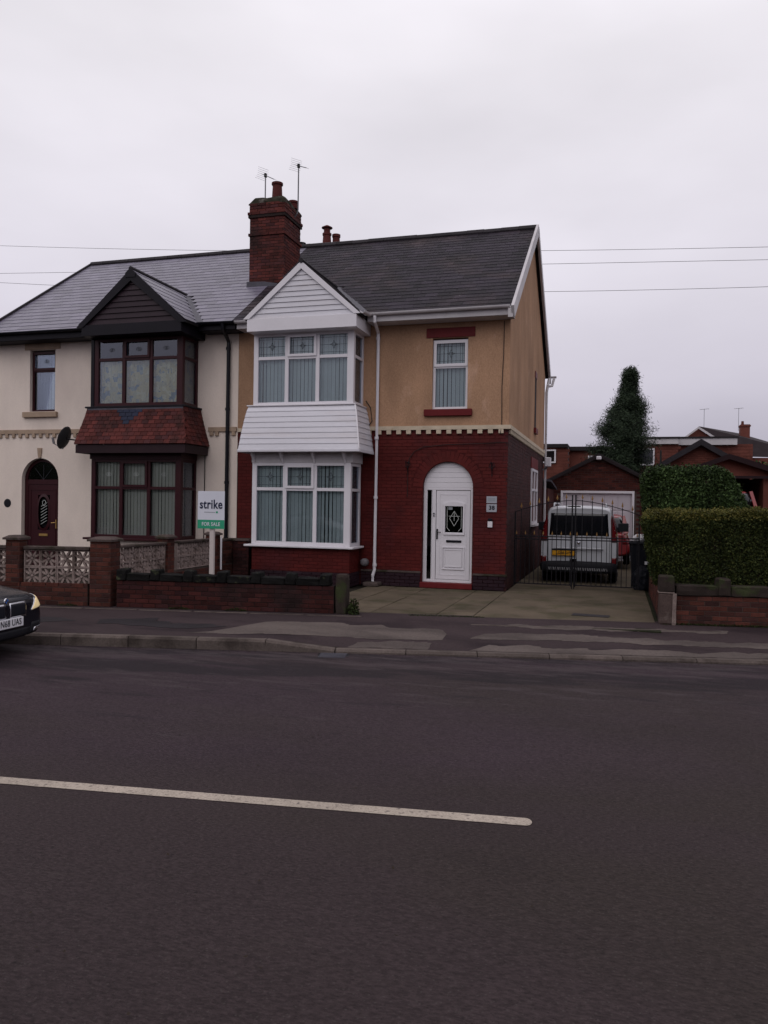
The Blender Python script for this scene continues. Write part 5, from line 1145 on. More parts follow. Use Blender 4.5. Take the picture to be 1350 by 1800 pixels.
# right side wall, post and side return
RWt = thing('garden_wall', 'low red brick wall with mossy stone coping under the front hedge', 'wall', (2.5, WY(2.5), 0))
ms, pt = wall_run(RWt, .88, 6.4, .45, 'wall_brick_orange', 'mortar'); pieces('brick', BR, 'wall_brick_orange', RWt, ms)
u = .02; k = 0
cs = [rough_block(.62, .28, .16, i+40, .014).mesh('coping_stone', 'mottled_stone') for i in range(3)]; ct = [rough_block(.18, .30, .27, i+50, .014).mesh('coping_block', 'mottled_stone') for i in range(2)]
while u < 5.4:
    p = pt(u+.31, .11, .455); obj('coping_stone', cs[k % 3], RWt, Matrix.Translation(p) @ Matrix.Rotation(WA+rnd.uniform(-.02, .02), 4, 'Z')); u += .63
    p = pt(u+.09, .11, .455); obj('coping_block', ct[k % 2], RWt, Matrix.Translation(p) @ Matrix.Rotation(WA+rnd.uniform(-.03, .03), 4, 'Z')); u += .19; k += 1
gp = thing('gate_post', 'squat weathered stone post at the drive end of the red brick wall', 'post', (.76, WY(.76), 0))
a_ = rough_block(.21, .26, .50, 61, .010).build('post_shaft', 'pink_stone', gp, at=(0, 0, 0)); a_.location = (0, .10, -.01)
a_ = rough_block(.23, .28, .25, 62, .014).build('post_head', 'mottled_stone', gp, at=(0, 0, 0)); a_.location = (0, .10, .50)
a_ = rough_block(.06, .05, .50, 63, .012).build('pointing', 'pale_pointing', gp, at=(0, 0, 0)); a_.location = (.115, -.02, -.01)
a_ = rough_block(.24, .27, .02, 63, .004).build('bed_joint', 'pale_pointing', gp, at=(0, 0, 0)); a_.location = (0, .10, .485)
SWt = thing('garden_wall', 'red brick side wall along the right of the drive below the hedge', 'wall', (.75, 15.2, 0))
MB().box(.692, .86, 13.1, 27, -.05, .74).build('mortar', 'dark_mortar', SWt)
lw = []
for m in bond(.685, 17.6, 0, rad(-90), 4.4, .75): lw.append(m)
pieces('brick', BR, 'wall_brick_orange', SWt, lw, 300)
pillar(thing('gate_pillar', 'brick gate pillar at the right end of the iron gate by the hedge', 'pillar', (.78, 17.4, 0)), .80, 17.3, .24, 1.2, 0)

# ================================================================== gate
def gate(x0, x1, lab, cxm):
    t_ = thing('iron_gate', lab, 'gate', ((x0+x1)/2, 17.4, 0), 'pair of arched iron drive gates')
    topz = lambda x: 1.93-.27*(abs(x-cxm)/1.28)**1.7
    f = MB(); yb = 17.4
    f.box(x0, x0+.03, yb-.015, yb+.015, .06, topz(x0)+(.12 if abs(x0-cxm) < .1 else 0)); f.box(x1-.03, x1, yb-.015, yb+.015, .06, topz(x1)+(.12 if abs(x1-cxm) < .1 else 0))
    for z in (.10, 1.075, 1.135): f.box(x0+.03, x1-.03, yb-.012, yb+.012, z-.012, z+.012)
    f.build('gate_frame', 'black_iron', t_)
    n_ = 12; tr3 = MB()
    for i in range(n_): a, b_ = x0+(x1-x0)*i/n_, x0+(x1-x0)*(i+1)/n_; tr3.bar((a, yb, topz(a)), (b_, yb, topz(b_)), .022, .016, (0, 0, 1))
    tr3.build('top_rail', 'black_iron', t_)
    nb = 6; st = (x1-x0)/(nb+.5)
    spear = MB(); spear.add([(0, 0, .13), (-.022, 0, .035), (.022, 0, .035), (0, -.010, .045), (0, .010, .045), (0, 0, .0)], [(0, 1, 3), (0, 3, 2), (0, 2, 4), (0, 4, 1), (5, 3, 1), (5, 2, 3), (5, 4, 2), (5, 1, 4)])
    sm = spear.mesh('spearhead', 'gold_paint')
    for i in range(nb):
        x = x0+st*(i+.75)+(.0); zt__ = topz(x)+.03
        bo = MB().box(x-.008, x+.008, yb-.008, yb+.008, .10, zt__).build('bar', 'black_iron', t_, at=(x, yb, .1)); obj('spearhead', sm, bo, Matrix.Translation((x, yb, zt__)))
    for i in range(nb+1):
        x = x0+st*(i+.25)
        if x < x0+.04 or x > x1-.04: continue
        bo = MB().box(x-.007, x+.007, yb-.007, yb+.007, .10, 1.17).build('short_bar', 'black_iron', t_, at=(x, yb, .1)); obj('spearhead', sm, bo, Matrix.Translation((x, yb, 1.165)) @ Matrix.Diagonal((.8, 1, .75, 1)))
    xm = x1-.1 if x1 < cxm+.1 else x0+.1; sgn = 1
    c = MB(); k_ = (x1 if x1 < cxm+.1 else x0); c.cbox(k_-.05, k_+.05, yb-.03, yb+.03, .60, .67, .01); c.tube([(k_, yb-.03, .02), (k_, yb-.03, .62)], .010, 6); c.build('latch_bolt', 'black_iron', t_)
    s2_ = MB(); s2_.tube([(k_-.12, yb-.01, 1.80), (k_+.12, yb-.01, 1.80)], .012, 5); s2_.build('latch_ring', 'black_iron', t_)
gate(-2.15, -.90, 'left leaf of the arched black iron drive gate nearest the house', -.88)
gate(-.86, .48, 'right leaf of the arched black iron drive gate beside the hedge', -.88)

# ================================================================== for sale board
fs = thing('for_sale_board', 'white and green estate agent FOR SALE board on a white post', 'sign', (-6.62, 12.05, 0))
MB().cbox(-6.655, -6.575, 12.0, 12.05, .0, 1.93, .004).build('post', 'post_white', fs)
bx = Matrix.Translation((-6.62, 11.985, 0)) @ Matrix.Rotation(rad(4), 4, 'Z')
def lp(x, y, z): return tuple(bx @ Vector((x, y, z)))
def lbox(x0, x1, y0, y1, z0, z1, name, mat, par):
    b = MB().box(x0, x1, y0, y1, z0, z1); b.v = [lp(*v) for v in b.v]; return b.build(name, mat, par)
lbox(-.245, .245, -.006, .0, 1.325, 1.965, 'board', 'sign_white', fs); lbox(-.2452, .2452, -.0075, -.006, 1.325, 1.475, 'green_band', 'sign_green', fs)
text('brand_lettering', 'strike', .215, 'ink_navy', fs, bx @ Matrix.Translation((0.0, -.009, 1.735)) @ FRONT, .001, .0045, sx=.80)
text('strap_line', 'Sell your home for free', .030, 'ink_grey', fs, bx @ Matrix.Translation((-.02, -.009, 1.585)) @ FRONT, .0005, 0, sx=.8) if 0 else None
b = MB();
for i in range(9): x = -.12+i*.022; b.box(x, x+.014, -.009, -.007, 1.598, 1.612)
b.v = [lp(*v) for v in b.v]; b.build('strap_line', 'ink_grey', fs); lbox(.09, .125, -.009, -.0065, 1.592, 1.622, 'small_emblem', 'sign_green', fs)
text('sale_lettering', 'FOR SALE', .088, 'sign_white', fs, bx @ Matrix.Translation((0, -.009, 1.40)) @ FRONT, .001, .0015, sx=.85)

# ================================================================== vehicles
def loft(stations, smooth=True, closed=True):
    """stations: list of rings (lists of points, half ring on +y from bottom centre to top centre), mirrored"""
    b = MB(); n = len(stations[0]); full = []
    for s_ in stations: full.append(list(s_)+[(p[0], -p[1], p[2]) for p in s_[-2:0:-1]])
    m = len(full[0])
    for ring in full: b.v += ring
    for i in range(len(full)-1):
        for k in range(m): b.f.append((i*m+k, i*m+(k+1) % m, (i+1)*m+(k+1) % m, (i+1)*m+k))
    b.f.append(tuple(range(m-1, -1, -1))); b.f.append(tuple((len(full)-1)*m+k for k in range(m))); return b
def ring(x, w_, zb, zt, wt=None, belt=.62, crown=.03, dx=0):
    wt = wt if wt is not None else w_*.93; zm = zb+(zt-zb)*belt
    return [(x, 0, zb), (x, w_*.80, zb), (x, w_*.97, zb+.05), (x, w_, zb+(zm-zb)*.55), (x, w_*.995, zm), (x, wt, zt-.03), (x-dx*.5, wt*.86, zt), (x-dx, wt*.45, zt+crown*.7), (x-dx, 0, zt+crown)]
def subd(ob, lv=2):
    md = ob.modifiers.new('sub', 'SUBSURF'); md.levels = lv; md.render_levels = lv
    for p in ob.data.polygons: p.use_smooth = True
def bake(ob):
    dg = bpy.context.evaluated_depsgraph_get(); dg.update(); me = bpy.data.meshes.new_from_object(ob.evaluated_get(dg)); ob.modifiers.clear(); ob.data = me
    for p in me.polygons: p.use_smooth = True
    return BVHTree.FromPolygons([v.co.copy() for v in me.vertices], [tuple(p.vertices) for p in me.polygons])
def drape(bvh, quad, axis, n=10, m=6, off=.004, mat=None, name='patch', parent=None, thick=.006, rim=0.0):
    """patch over the body: quad of four 2D corners in the plane across `axis` ('x+','x-','y+','y-','z'), laid onto the body"""
    b = MB(); dirs = {'x+': Vector((-1, 0, 0)), 'x-': Vector((1, 0, 0)), 'y+': Vector((0, -1, 0)), 'y-': Vector((0, 1, 0)), 'z': Vector((0, 0, -1))}; d = dirs[axis]; idx = {}
    q = quad
    for i in range(n+1):
        for j in range(m+1):
            s_, t = i/n, j/m
            a = [(q[0][k]*(1-s_)+q[1][k]*s_)*(1-t)+(q[3][k]*(1-s_)+q[2][k]*s_)*t for k in (0, 1)]
            if axis[0] == 'x': o_ = Vector((0, a[0], a[1]))-d*6
            elif axis[0] == 'y': o_ = Vector((a[0], 0, a[1]))-d*6
            else: o_ = Vector((a[0], a[1], 0))-d*6
            h = bvh.ray_cast(o_, d)
            if h[0] is None: continue
            nn = h[1] if h[1].dot(d) < 0 else -h[1]; idx[(i, j)] = len(b.v); b.v.append(tuple(h[0]+nn*off))
    for i in range(n):
        for j in range(m):
            k = [(i, j), (i+1, j), (i+1, j+1), (i, j+1)]
            if all(c in idx for c in k): b.f.append(tuple(idx[c] for c in k))
    ob = b.build(name, mat, parent, at=org(parent), smooth=True) if 0 else None
    me = bpy.data.meshes.new(name); me.from_pydata(b.v, [], b.f); me.materials.append(M[mat])
    bm = bmesh.new(); bm.from_mesh(me); bmesh.ops.recalc_face_normals(bm, faces=bm.faces); bm.to_mesh(me); bm.free()
    for p in me.polygons: p.use_smooth = True
    ob = bpy.data.objects.new(name, me); col.objects.link(ob); ob.parent = parent
    md = ob.modifiers.new('solid', 'SOLIDIFY'); md.thickness = thick; md.offset = 0
    return ob
def wheels(t_, xs, yw, r=.31, wd=.2, rim='alloy'):
    for x in xs:
        for s_ in (-1, 1):
            y = s_*(yw-wd/2)
            w_ = MB().lathe((x, y, r), [(r*.62, -wd/2), (r*.92, -wd/2), (r, -wd/2+.03), (r, wd/2-.03), (r*.92, wd/2), (r*.62, wd/2)], 28, 'y').build('wheel', 'tyre', t_, at=(0, 0, 0))
            b = MB(); b.lathe((x, y+s_*(wd/2-.03), r), [(.0, -.01), (r*.63, -.02), (r*.63, .02), (.0, .01)], 24, 'y')
            for k in range(5): a = 2*math.pi*k/5; b.bar((x, y+s_*(wd/2-.005), r), (x+r*.6*math.cos(a), y+s_*(wd/2-.005), r+r*.6*math.sin(a)), .05, .03, (0, 1, 0))
            b.build('rim', rim, w_, at=(0, 0, 0))
def arch_patches(t_, bvh, xs, r=.34):
    for x in xs:
        for sg, axn in ((1, 'y+'), (-1, 'y-')):
            b = MB(); n = 16; P = [(x, .31)]+[(x+r*math.cos(math.pi*k/n), .30+r*math.sin(math.pi*k/n)) for k in range(n+1)]
            vs_ = []
            for p in P:
                h = bvh.ray_cast(Vector((p[0], sg*6, max(p[1], .2))), Vector((0, -sg, 0))); y = h[0].y if h[0] else sg*.85; vs_.append((p[0], y+sg*.004, p[1]))
            b.add(vs_, [(0, k, k+1) for k in range(1, n+1)]); b.build('wheel_arch', 'car_plastic', t_, at=(0, 0, 0))
# --- black saloon: local x forward (front at x=0), y left
bc = thing('parked_car', 'black saloon car with its headlight on at the kerb, only its nose in view', 'car', (0, 0, 0)); ORG[bc.name] = Vector((0, 0, 0))
st = [ring(.02, .54, .24, .60, .50, crown=.0), ring(.0, .66, .20, .66, .58, crown=.01), ring(-.10, .79, .18, .70, .68, crown=.02), ring(-.30, .87, .17, .735, .76, crown=.04), ring(-.8, .90, .17, .80, .80, crown=.06),
      ring(-1.35, .905, .17, .90, .82, crown=.05), ring(-2.2, .91, .17, .93, .83, crown=.02), ring(-3.3, .905, .17, .94, .83, crown=.02), ring(-4.0, .89, .18, .95, .80, crown=.03), ring(-4.45, .82, .22, .90, .72, crown=.02), ring(-4.6, .66, .30, .80, .60, crown=.0)]
body = loft(st).build('body', 'car_black', bc, at=(0, 0, 0)); subd(body, 2); bv = bake(body)
gh = loft([[(-1.30, 0, .88), (-1.30, .78, .88), (-1.30, .78, .89), (-1.30, .5, .90), (-1.30, 0, .91)], [(-2.0, 0, .9), (-2.0, .80, .9), (-2.05, .66, 1.32), (-2.0, .5, 1.36), (-1.98, 0, 1.38)],
           [(-2.9, 0, .9), (-2.9, .80, .9), (-2.9, .66, 1.36), (-2.9, .5, 1.42), (-2.9, 0, 1.44)], [(-3.5, 0, .9), (-3.5, .79, .9), (-3.45, .64, 1.32), (-3.45, .5, 1.38), (-3.45, 0, 1.40)], [(-4.1, 0, .9), (-4.1, .70, .9), (-4.1, .68, .92), (-4.1, .5, .93), (-4.1, 0, .94)]])
go = gh.build('greenhouse', 'car_glass', bc, at=(0, 0, 0)); subd(go, 1)
b = loft([[(-2.02, 0, 1.33), (-2.02, .50, 1.33), (-2.02, .62, 1.33), (-2.02, .5, 1.38), (-2.02, 0, 1.40)], [(-2.8, 0, 1.36), (-2.8, .55, 1.36), (-2.8, .66, 1.37), (-2.8, .5, 1.44), (-2.8, 0, 1.46)], [(-3.5, 0, 1.32), (-3.5, .5, 1.32), (-3.5, .62, 1.33), (-3.5, .5, 1.39), (-3.5, 0, 1.41)]])
ro = b.build('roof_panel', 'car_black', bc, at=(0, 0, 0)); subd(ro, 1)
for sg in (-1, 1):
    yk = sorted((sg*.035, sg*.335))
    o_ = drape(bv, [(yk[0], .455), (yk[1], .455), (yk[1], .635), (yk[0], .635)], 'x+', 10, 6, .006, 'chrome', 'grille_surround', bc)
    yk = [yk[0]+.018, yk[1]-.018]; drape(bv, [(yk[0]+.004, .475), (yk[1]-.004, .475), (yk[1], .615), (yk[0], .620)], 'x+', 10, 6, .012, 'ink', 'kidney_grille', bc)
    a_, b_ = sg*.42, sg*.80
    hl = [(a_, .50), (b_, .545), (b_-sg*.02, .69), (a_+sg*.10, .645)]
    drape(bv, hl, 'x+', 14, 6, .006, 'chrome', 'headlight_housing', bc); hd = drape(bv, [(a_+sg*.02, .515), (b_-sg*.02, .555), (b_-sg*.05, .67), (a_+sg*.12, .635)], 'x+', 14, 6, .012, 'headlamp_lit', 'headlight', bc)
    drape(bv, [(sg*.48, .24), (sg*.74, .27), (sg*.74, .31), (sg*.50, .29)], 'x+', 8, 3, .006, 'chrome', 'fog_light_trim', bc)
    drape(bv, [(sg*.40, .21), (sg*.70, .23), (sg*.70, .36), (sg*.45, .36)], 'x+', 8, 4, .002, 'car_plastic', 'side_intake', bc)
    m_ = MB(); 
    ms_ = rough_block(.12, .2, .13, 3, 0); ms_.v = [(v[0]-1.75, v[1]+sg*.98, v[2]+.92) for v in ms_.v]; ms_.build('door_mirror', 'car_black', bc, at=(0, 0, 0))
drape(bv, [(-.38, .20), (.38, .20), (.42, .31), (-.42, .31)], 'x+', 10, 4, .003, 'car_plastic', 'lower_intake', bc)
badge = MB().lathe((-.005, 0, .665), [(.0, .012), (.034, .012), (.04, .0), (.0, -.03)], 20, 'x'); bo = badge.build('roundel_emblem', 'chrome', bc, at=(0, 0, 0))
b = MB()
for k in (0, 2):
    vs_ = [(.008+.0, 0, .665)]+[(.009, .026*math.cos(rad(90*k+i*15)), .665+.026*math.sin(rad(90*k+i*15))) for i in range(7)]; b.add(vs_, [(0, i, i+1) for i in range(1, 7)])
b.build('emblem_quarters', 'blue_enamel', bc, at=(0, 0, 0))
MB().cbox(.0, .045, -.26, .26, .345, .456, .004).build('number_plate', 'plate_white', bc, at=(0, 0, 0))
FX = Matrix(((0, 0, 1, 0), (1, 0, 0, 0), (0, 1, 0, 0), (0, 0, 0, 1)))
text('plate_lettering', 'N68 UAS', .108, 'ink', bc, Matrix.Translation((.047, .03, .402)) @ FX, .001, .0008, sx=.86)
wheels(bc, (-.85, -3.65), .89); arch_patches(bc, bv, (-.85, -3.65)); bc.location = (-6.93, 7.66, -.10); bc.rotation_euler.z = rad(5)
# --- white van, rear towards the camera: local x forward, rear at x=0
wv = thing('parked_van', 'white passenger van parked on the drive behind the iron gate', 'van', (0, 0, 0)); ORG[wv.name] = Vector((0, 0, 0))
def vr(x, w_, zb, zt, wt): return [(x, 0, zb), (x, w_*.85, zb), (x, w_, zb+.05), (x, w_, .95), (x, w_*.985, 1.10), (x, wt, zt-.09), (x, wt-.06, zt-.015), (x, wt*.5, zt+.01), (x, 0, zt+.015)]
st = [vr(.06, .80, .42, 1.70, .66), vr(.0, .86, .36, 1.74, .70), vr(.04, .875, .32, 1.77, .715), vr(.12, .885, .30, 1.80, .725), vr(.6, .90, .26, 1.82, .74), vr(1.5, .905, .24, 1.82, .75), vr(2.4, .905, .24, 1.80, .74), vr(2.75, .905, .24, 1.74, .73)]
st[0] = vr(.045, .83, .40, 1.72, .68)
st += [[(x, p[1], min(p[2], zc)) for p in vr(x, w_, .24, zc, w_*.9)] for x, w_, zc in ()]
body = loft(st).build('body', 'car_white', wv, at=(0, 0, 0)); subd(body, 2); bv = bake(body)
bn = loft([ring(2.6, .90, .24, 1.18, .82, crown=.02), ring(3.2, .895, .24, 1.10, .80, crown=.03), ring(3.8, .86, .24, .98, .74, crown=.03), ring(4.05, .74, .28, .84, .62, crown=.0)]).build('bonnet', 'car_white', wv, at=(0, 0, 0)); subd(bn, 2)
ws = loft([[(2.6, 0, 1.0), (2.6, .74, 1.0), (2.6, .71, 1.7), (2.6, .5, 1.74), (2.6, 0, 1.76)], [(3.3, 0, 1.0), (3.3, .78, 1.0), (3.28, .77, 1.08), (3.28, .5, 1.10), (3.28, 0, 1.12)]]).build('windscreen', 'car_glass', wv, at=(0, 0, 0))
drape(bv, [(-.68, 1.12), (.68, 1.12), (.645, 1.64), (-.645, 1.64)], 'x-', 14, 8, .006, 'car_glass', 'rear_window', wv)
for sg in (-1, 1):
    drape(bv, [(sg*.73, .98), (sg*.86, .98), (sg*.80, 1.60), (sg*.72, 1.60)], 'x-', 6, 12, .010, 'tail_red', 'tail_light', wv)
    drape(bv, [(sg*.74, .46), (sg*.85, .46), (sg*.86, .62), (sg*.74, .62)], 'x-', 5, 5, .012, 'tail_red', 'rear_reflector', wv)
    MB().tube([(.3, sg*.60, 1.80), (.36, sg*.60, 1.86), (.5, sg*.60, 1.87), (2.2, sg*.60, 1.87), (2.35, sg*.60, 1.80)], .022, 8).build('roof_rail', 'car_white', wv, at=(0, 0, 0))
    drape(bv, [(.35, 1.16), (1.15, 1.16), (1.15, 1.58), (.45, 1.58)], 'y+' if sg > 0 else 'y-', 8, 6, .005, 'car_glass', 'side_window', wv)
    drape(bv, [(1.25, 1.16), (2.5, 1.16), (2.35, 1.58), (1.25, 1.58)], 'y+' if sg > 0 else 'y-', 8, 6, .005, 'car_glass', 'side_window', wv)
    mm = rough_block(.16, .26, .22, 3, 0); mm.v = [(v[0]+2.55, v[1]+sg*1.02, v[2]+1.16) for v in mm.v]; mm.build('door_mirror', 'car_plastic', wv, at=(0, 0, 0))
drape(bv, [(-.80, .40), (.80, .40), (.80, .94), (-.80, .94)], 'x-', 2, 2, -.03, 'car_white', 'tailgate_skin', wv) if 0 else None
seam = MB()
for sg in (-1, 1): seam.bar((-.006, sg*.70, .50), (-.004, sg*.70, 1.08), .008, .006)
seam.bar((-.006, -.70, .50), (-.006, .70, .50), .008, .008); seam.build('tailgate_seam', 'car_plastic', wv, at=(0, 0, 0))
MB().cbox(-.035, .01, -.55, .55, .80, .84, .01).build('tailgate_ridge', 'car_white', wv, at=(0, 0, 0)); MB().cbox(-.03, .02, .08, .62, .76, .80, .006).build('plate_lamp_bar', 'car_plastic', wv, at=(0, 0, 0))
MB().cbox(-.03, .01, .08, .60, .645, .755, .003).build('number_plate', 'plate_yellow', wv, at=(0, 0, 0))
BX = Matrix(((0, 0, -1, 0), (-1, 0, 0, 0), (0, 1, 0, 0), (0, 0, 0, 1)))
text('plate_lettering', 'LG08 SVY', .095, 'ink', wv, Matrix.Translation((-.032, .34, .70)) @ BX, .001, .002, sx=.85)
bp = loft([[(-.10, 0, .26), (-.10, .72, .26), (-.10, .80, .30), (-.10, .80, .44), (-.10, .74, .49), (-.10, 0, .50)], [(-.06, 0, .24), (-.06, .84, .24), (-.06, .90, .28), (-.06, .90, .46), (-.05, .86, .52), (-.05, 0, .53)], [(.35, 0, .22), (.35, .86, .22), (.35, .92, .26), (.35, .92, .46), (.35, .90, .52), (.35, 0, .52)]]).build('bumper', 'car_plastic', wv, at=(0, 0, 0)); subd(bp, 1)
st_ = MB()
for i in range(26):
    y = -.66+i*.052
    if abs(y) > .70: continue
    st_.add([(-.106, y, .31), (-.106, y+.030, .31), (-.106, y+.045, .37), (-.106, y+.015, .37), (-.09, y, .31), (-.09, y+.03, .31), (-.09, y+.045, .37), (-.09, y+.015, .37)], [(3, 2, 1, 0), (0, 1, 5, 4), (2, 3, 7, 6), (0, 4, 7, 3), (1, 2, 6, 5)])
st_.build('bumper_tread', 'alloy', wv, at=(0, 0, 0)); MB().lathe((-.01, 0, .95), [(.0, -.02), (.04, -.015), (.045, 0)], 12, 'x').build('emblem', 'chrome', wv, at=(0, 0, 0))
wheels(wv, (.75, 3.3), .88, .32, .2, 'grey_plastic'); arch_patches(wv, bv, (.75, 3.3)); wv.location = (-.84, 18.95, 0); wv.rotation_euler.z = rad(90)
# --- red hatchbacks
def hatch(lab, loc, rz, mat='car_red'):
    t_ = thing('parked_car', lab, 'car', (0, 0, 0)); ORG[t_.name] = Vector((0, 0, 0))
    st = [ring(.04, .66, .36, .80, .60), ring(.0, .76, .30, .90, .66), ring(.10, .81, .26, .94, .70), ring(.6, .83, .22, .95, .74), ring(2.2, .835, .22, .95, .74), ring(2.9, .83, .22, .90, .72), ring(3.5, .78, .24, .78, .66), ring(3.72, .62, .3, .66, .52)]
    body = loft(st).build('body', mat, t_, at=(0, 0, 0)); subd(body, 2); bv = bake(body)
    gl_ = loft([[(.05, 0, .9), (.05, .68, .9), (.12, .62, 1.2), (.16, .5, 1.26), (.16, 0, 1.27)], [(.4, 0, .9), (.4, .74, .9), (.4, .60, 1.42), (.4, .5, 1.46), (.4, 0, 1.48)], [(1.7, 0, .9), (1.7, .75, .9), (1.7, .60, 1.45), (1.7, .5, 1.49), (1.7, 0, 1.51)], [(2.75, 0, .88), (2.75, .70, .88), (2.7, .69, .90), (2.7, .5, .91), (2.7, 0, .92)]]).build('greenhouse', 'car_glass', t_, at=(0, 0, 0)); subd(gl_, 1)
    rf_ = loft([[(.22, 0, 1.33), (.22, .52, 1.33), (.22, .60, 1.33), (.22, .5, 1.38), (.22, 0, 1.40)], [(.9, 0, 1.42), (.9, .56, 1.42), (.9, .64, 1.43), (.9, .5, 1.50), (.9, 0, 1.52)], [(1.9, 0, 1.38), (1.9, .5, 1.38), (1.9, .6, 1.39), (1.9, .5, 1.45), (1.9, 0, 1.47)]]).build('roof_panel', mat, t_, at=(0, 0, 0)); subd(rf_, 1)
    for sg in (-1, 1):
        for pa, pb, wa_, wb_ in (((.1, sg*.70, .92), (.36, sg*.605, 1.42), .06, .10), ((1.25, sg*.755, .92), (1.25, sg*.635, 1.42), .05, .06), ((2.75, sg*.72, .90), (2.0, sg*.60, 1.40), .05, .06)):
            MB().bar(pa, pb, wa_, wb_, (0, sg, 0)).build('roof_pillar', mat, t_, at=(0, 0, 0))
        drape(bv, [(sg*.60, .62), (sg*.78, .62), (sg*.76, .88), (sg*.60, .88)], 'x-', 5, 6, .008, 'tail_red', 'tail_light', t_)
    wheels(t_, (.65, 3.0), .81, .29, .18); arch_patches(t_, bv, (.65, 3.0), .32)
    MB().cbox(-.02, .01, -.26, .26, .52, .63, .004).build('number_plate', 'plate_yellow', t_, at=(0, 0, 0))
    t_.location = loc; t_.rotation_euler.z = rz; return t_
hatch('red hatchback parked in front of the white van near the garage', (-.42, 23.45, .12), rad(90))
hatch('red car standing under the neighbour carport behind the hedge', (3.62, 27.6, .95), rad(95), 'car_red')

# wheelie bin and bags
wb = thing('wheelie_bin', 'black wheelie bin with a pale bag on its lid behind the iron gate', 'bin', (.50, 18.3, 0))
b = loft([[(.38, 0, 0)]*1]) if 0 else MB()
x, y = .56, 18.45
b.add([(x-.20, y-.24, .05), (x+.20, y-.24, .05), (x+.20, y+.22, .05), (x-.20, y+.22, .05), (x-.27, y-.33, .98), (x+.27, y-.33, .98), (x+.27, y+.30, .98), (x-.27, y+.30, .98)], [(0, 3, 2, 1), (0, 1, 5, 4), (1, 2, 6, 5), (2, 3, 7, 6), (3, 0, 4, 7), (4, 5, 6, 7)]); b.build('bin_body', 'bin_black', wb)
MB().cbox(x-.29, x+.29, y-.36, y+.33, .98, 1.04, .02).build('bin_lid', 'bin_black', wb)
MB().tube([(x-.22, y+.36, 1.0), (x+.22, y+.36, 1.0)], .015, 6).build('bin_handle', 'bin_black', wb); 
for s_ in (-1, 1): MB().lathe((x+s_*.2, y+.24, .1), [(.1, -.02), (.1, .02)], 16, 'x').build('bin_wheel', 'tyre', wb)
MB().box(x+.05, x+.17, y-.335, y-.325, .55, .62).build('bin_sticker', 'plate_white', wb)
def sack(name, lab, c, s_, mat, seed):
    bm = bmesh.new(); bmesh.ops.create_icosphere(bm, subdivisions=4, radius=1)
    for v in bm.verts: n_ = noise.noise_vector(v.co*2.3+Vector((seed, 0, 0)))*.22+noise.noise_vector(v.co*6+Vector((seed, 0, 0)))*.06; v.co += n_; v.co.z = max(v.co.z, -.75); v.co = Vector((v.co.x*s_[0], v.co.y*s_[1], v.co.z*s_[2]))
    me = bpy.data.meshes.new(name); bm.to_mesh(me); bm.free(); me.materials.append(M[mat]); o_ = bpy.data.objects.new(name, me); col.objects.link(o_); o_.location = c; tag(o_, lab, 'bag'); return o_
sack('carrier_bag', 'pale carrier bag lying on the lid of the black wheelie bin', (.54, 18.35, 1.12), (.18, .15, .09), 'plate_white', 1)
sack('refuse_sack', 'black refuse sack slumped on the drive beside the wheelie bin', (.56, 18.0, .22), (.20, .16, .30), 'bin_black', 5)

# ================================================================== vegetation
rng = np.random.default_rng(3)
def leaf_mesh(name, P, Nn, size, mat, parent, asp=.55, at=None, jit=.9, kindstuff=False):
    """pointed leaves (two triangles) at points P around normals Nn"""
    n = len(P); d = Nn + rng.normal(0, jit, (n, 3)); d /= np.linalg.norm(d, axis=1)[:, None]
    r = rng.normal(0, 1, (n, 3)); t = np.cross(d, r); t /= np.linalg.norm(t, axis=1)[:, None]; s_ = np.cross(d, t)
    sz = size*rng.uniform(.6, 1.35, (n, 1)); a = P-t*sz*.5; c = P+t*sz*.5; bq = P+s_*sz*asp*.5-d*sz*.08; e = P-s_*sz*asp*.5-d*sz*.08
    V = np.stack([a, bq, c, e], 1).reshape(-1, 3)
    o_ = np.array(at if at is not None else (org(parent) if parent else (0, 0, 0))); V = V-o_
    me = bpy.data.meshes.new(name); me.vertices.add(4*n); me.vertices.foreach_set('co', V.ravel().astype(np.float32))
    me.loops.add(4*n); me.loops.foreach_set('vertex_index', np.arange(4*n, dtype=np.int32)); me.polygons.add(n)
    me.polygons.foreach_set('loop_start', np.arange(0, 4*n, 4, dtype=np.int32)); me.polygons.foreach_set('loop_total', np.full(n, 4, dtype=np.int32)); me.update(calc_edges=True)
    me.materials.append(M[mat]); ob = bpy.data.objects.new(name, me); col.objects.link(ob); ob.parent = parent
    ob.location = Vector(o_)-(org(parent)); return ob
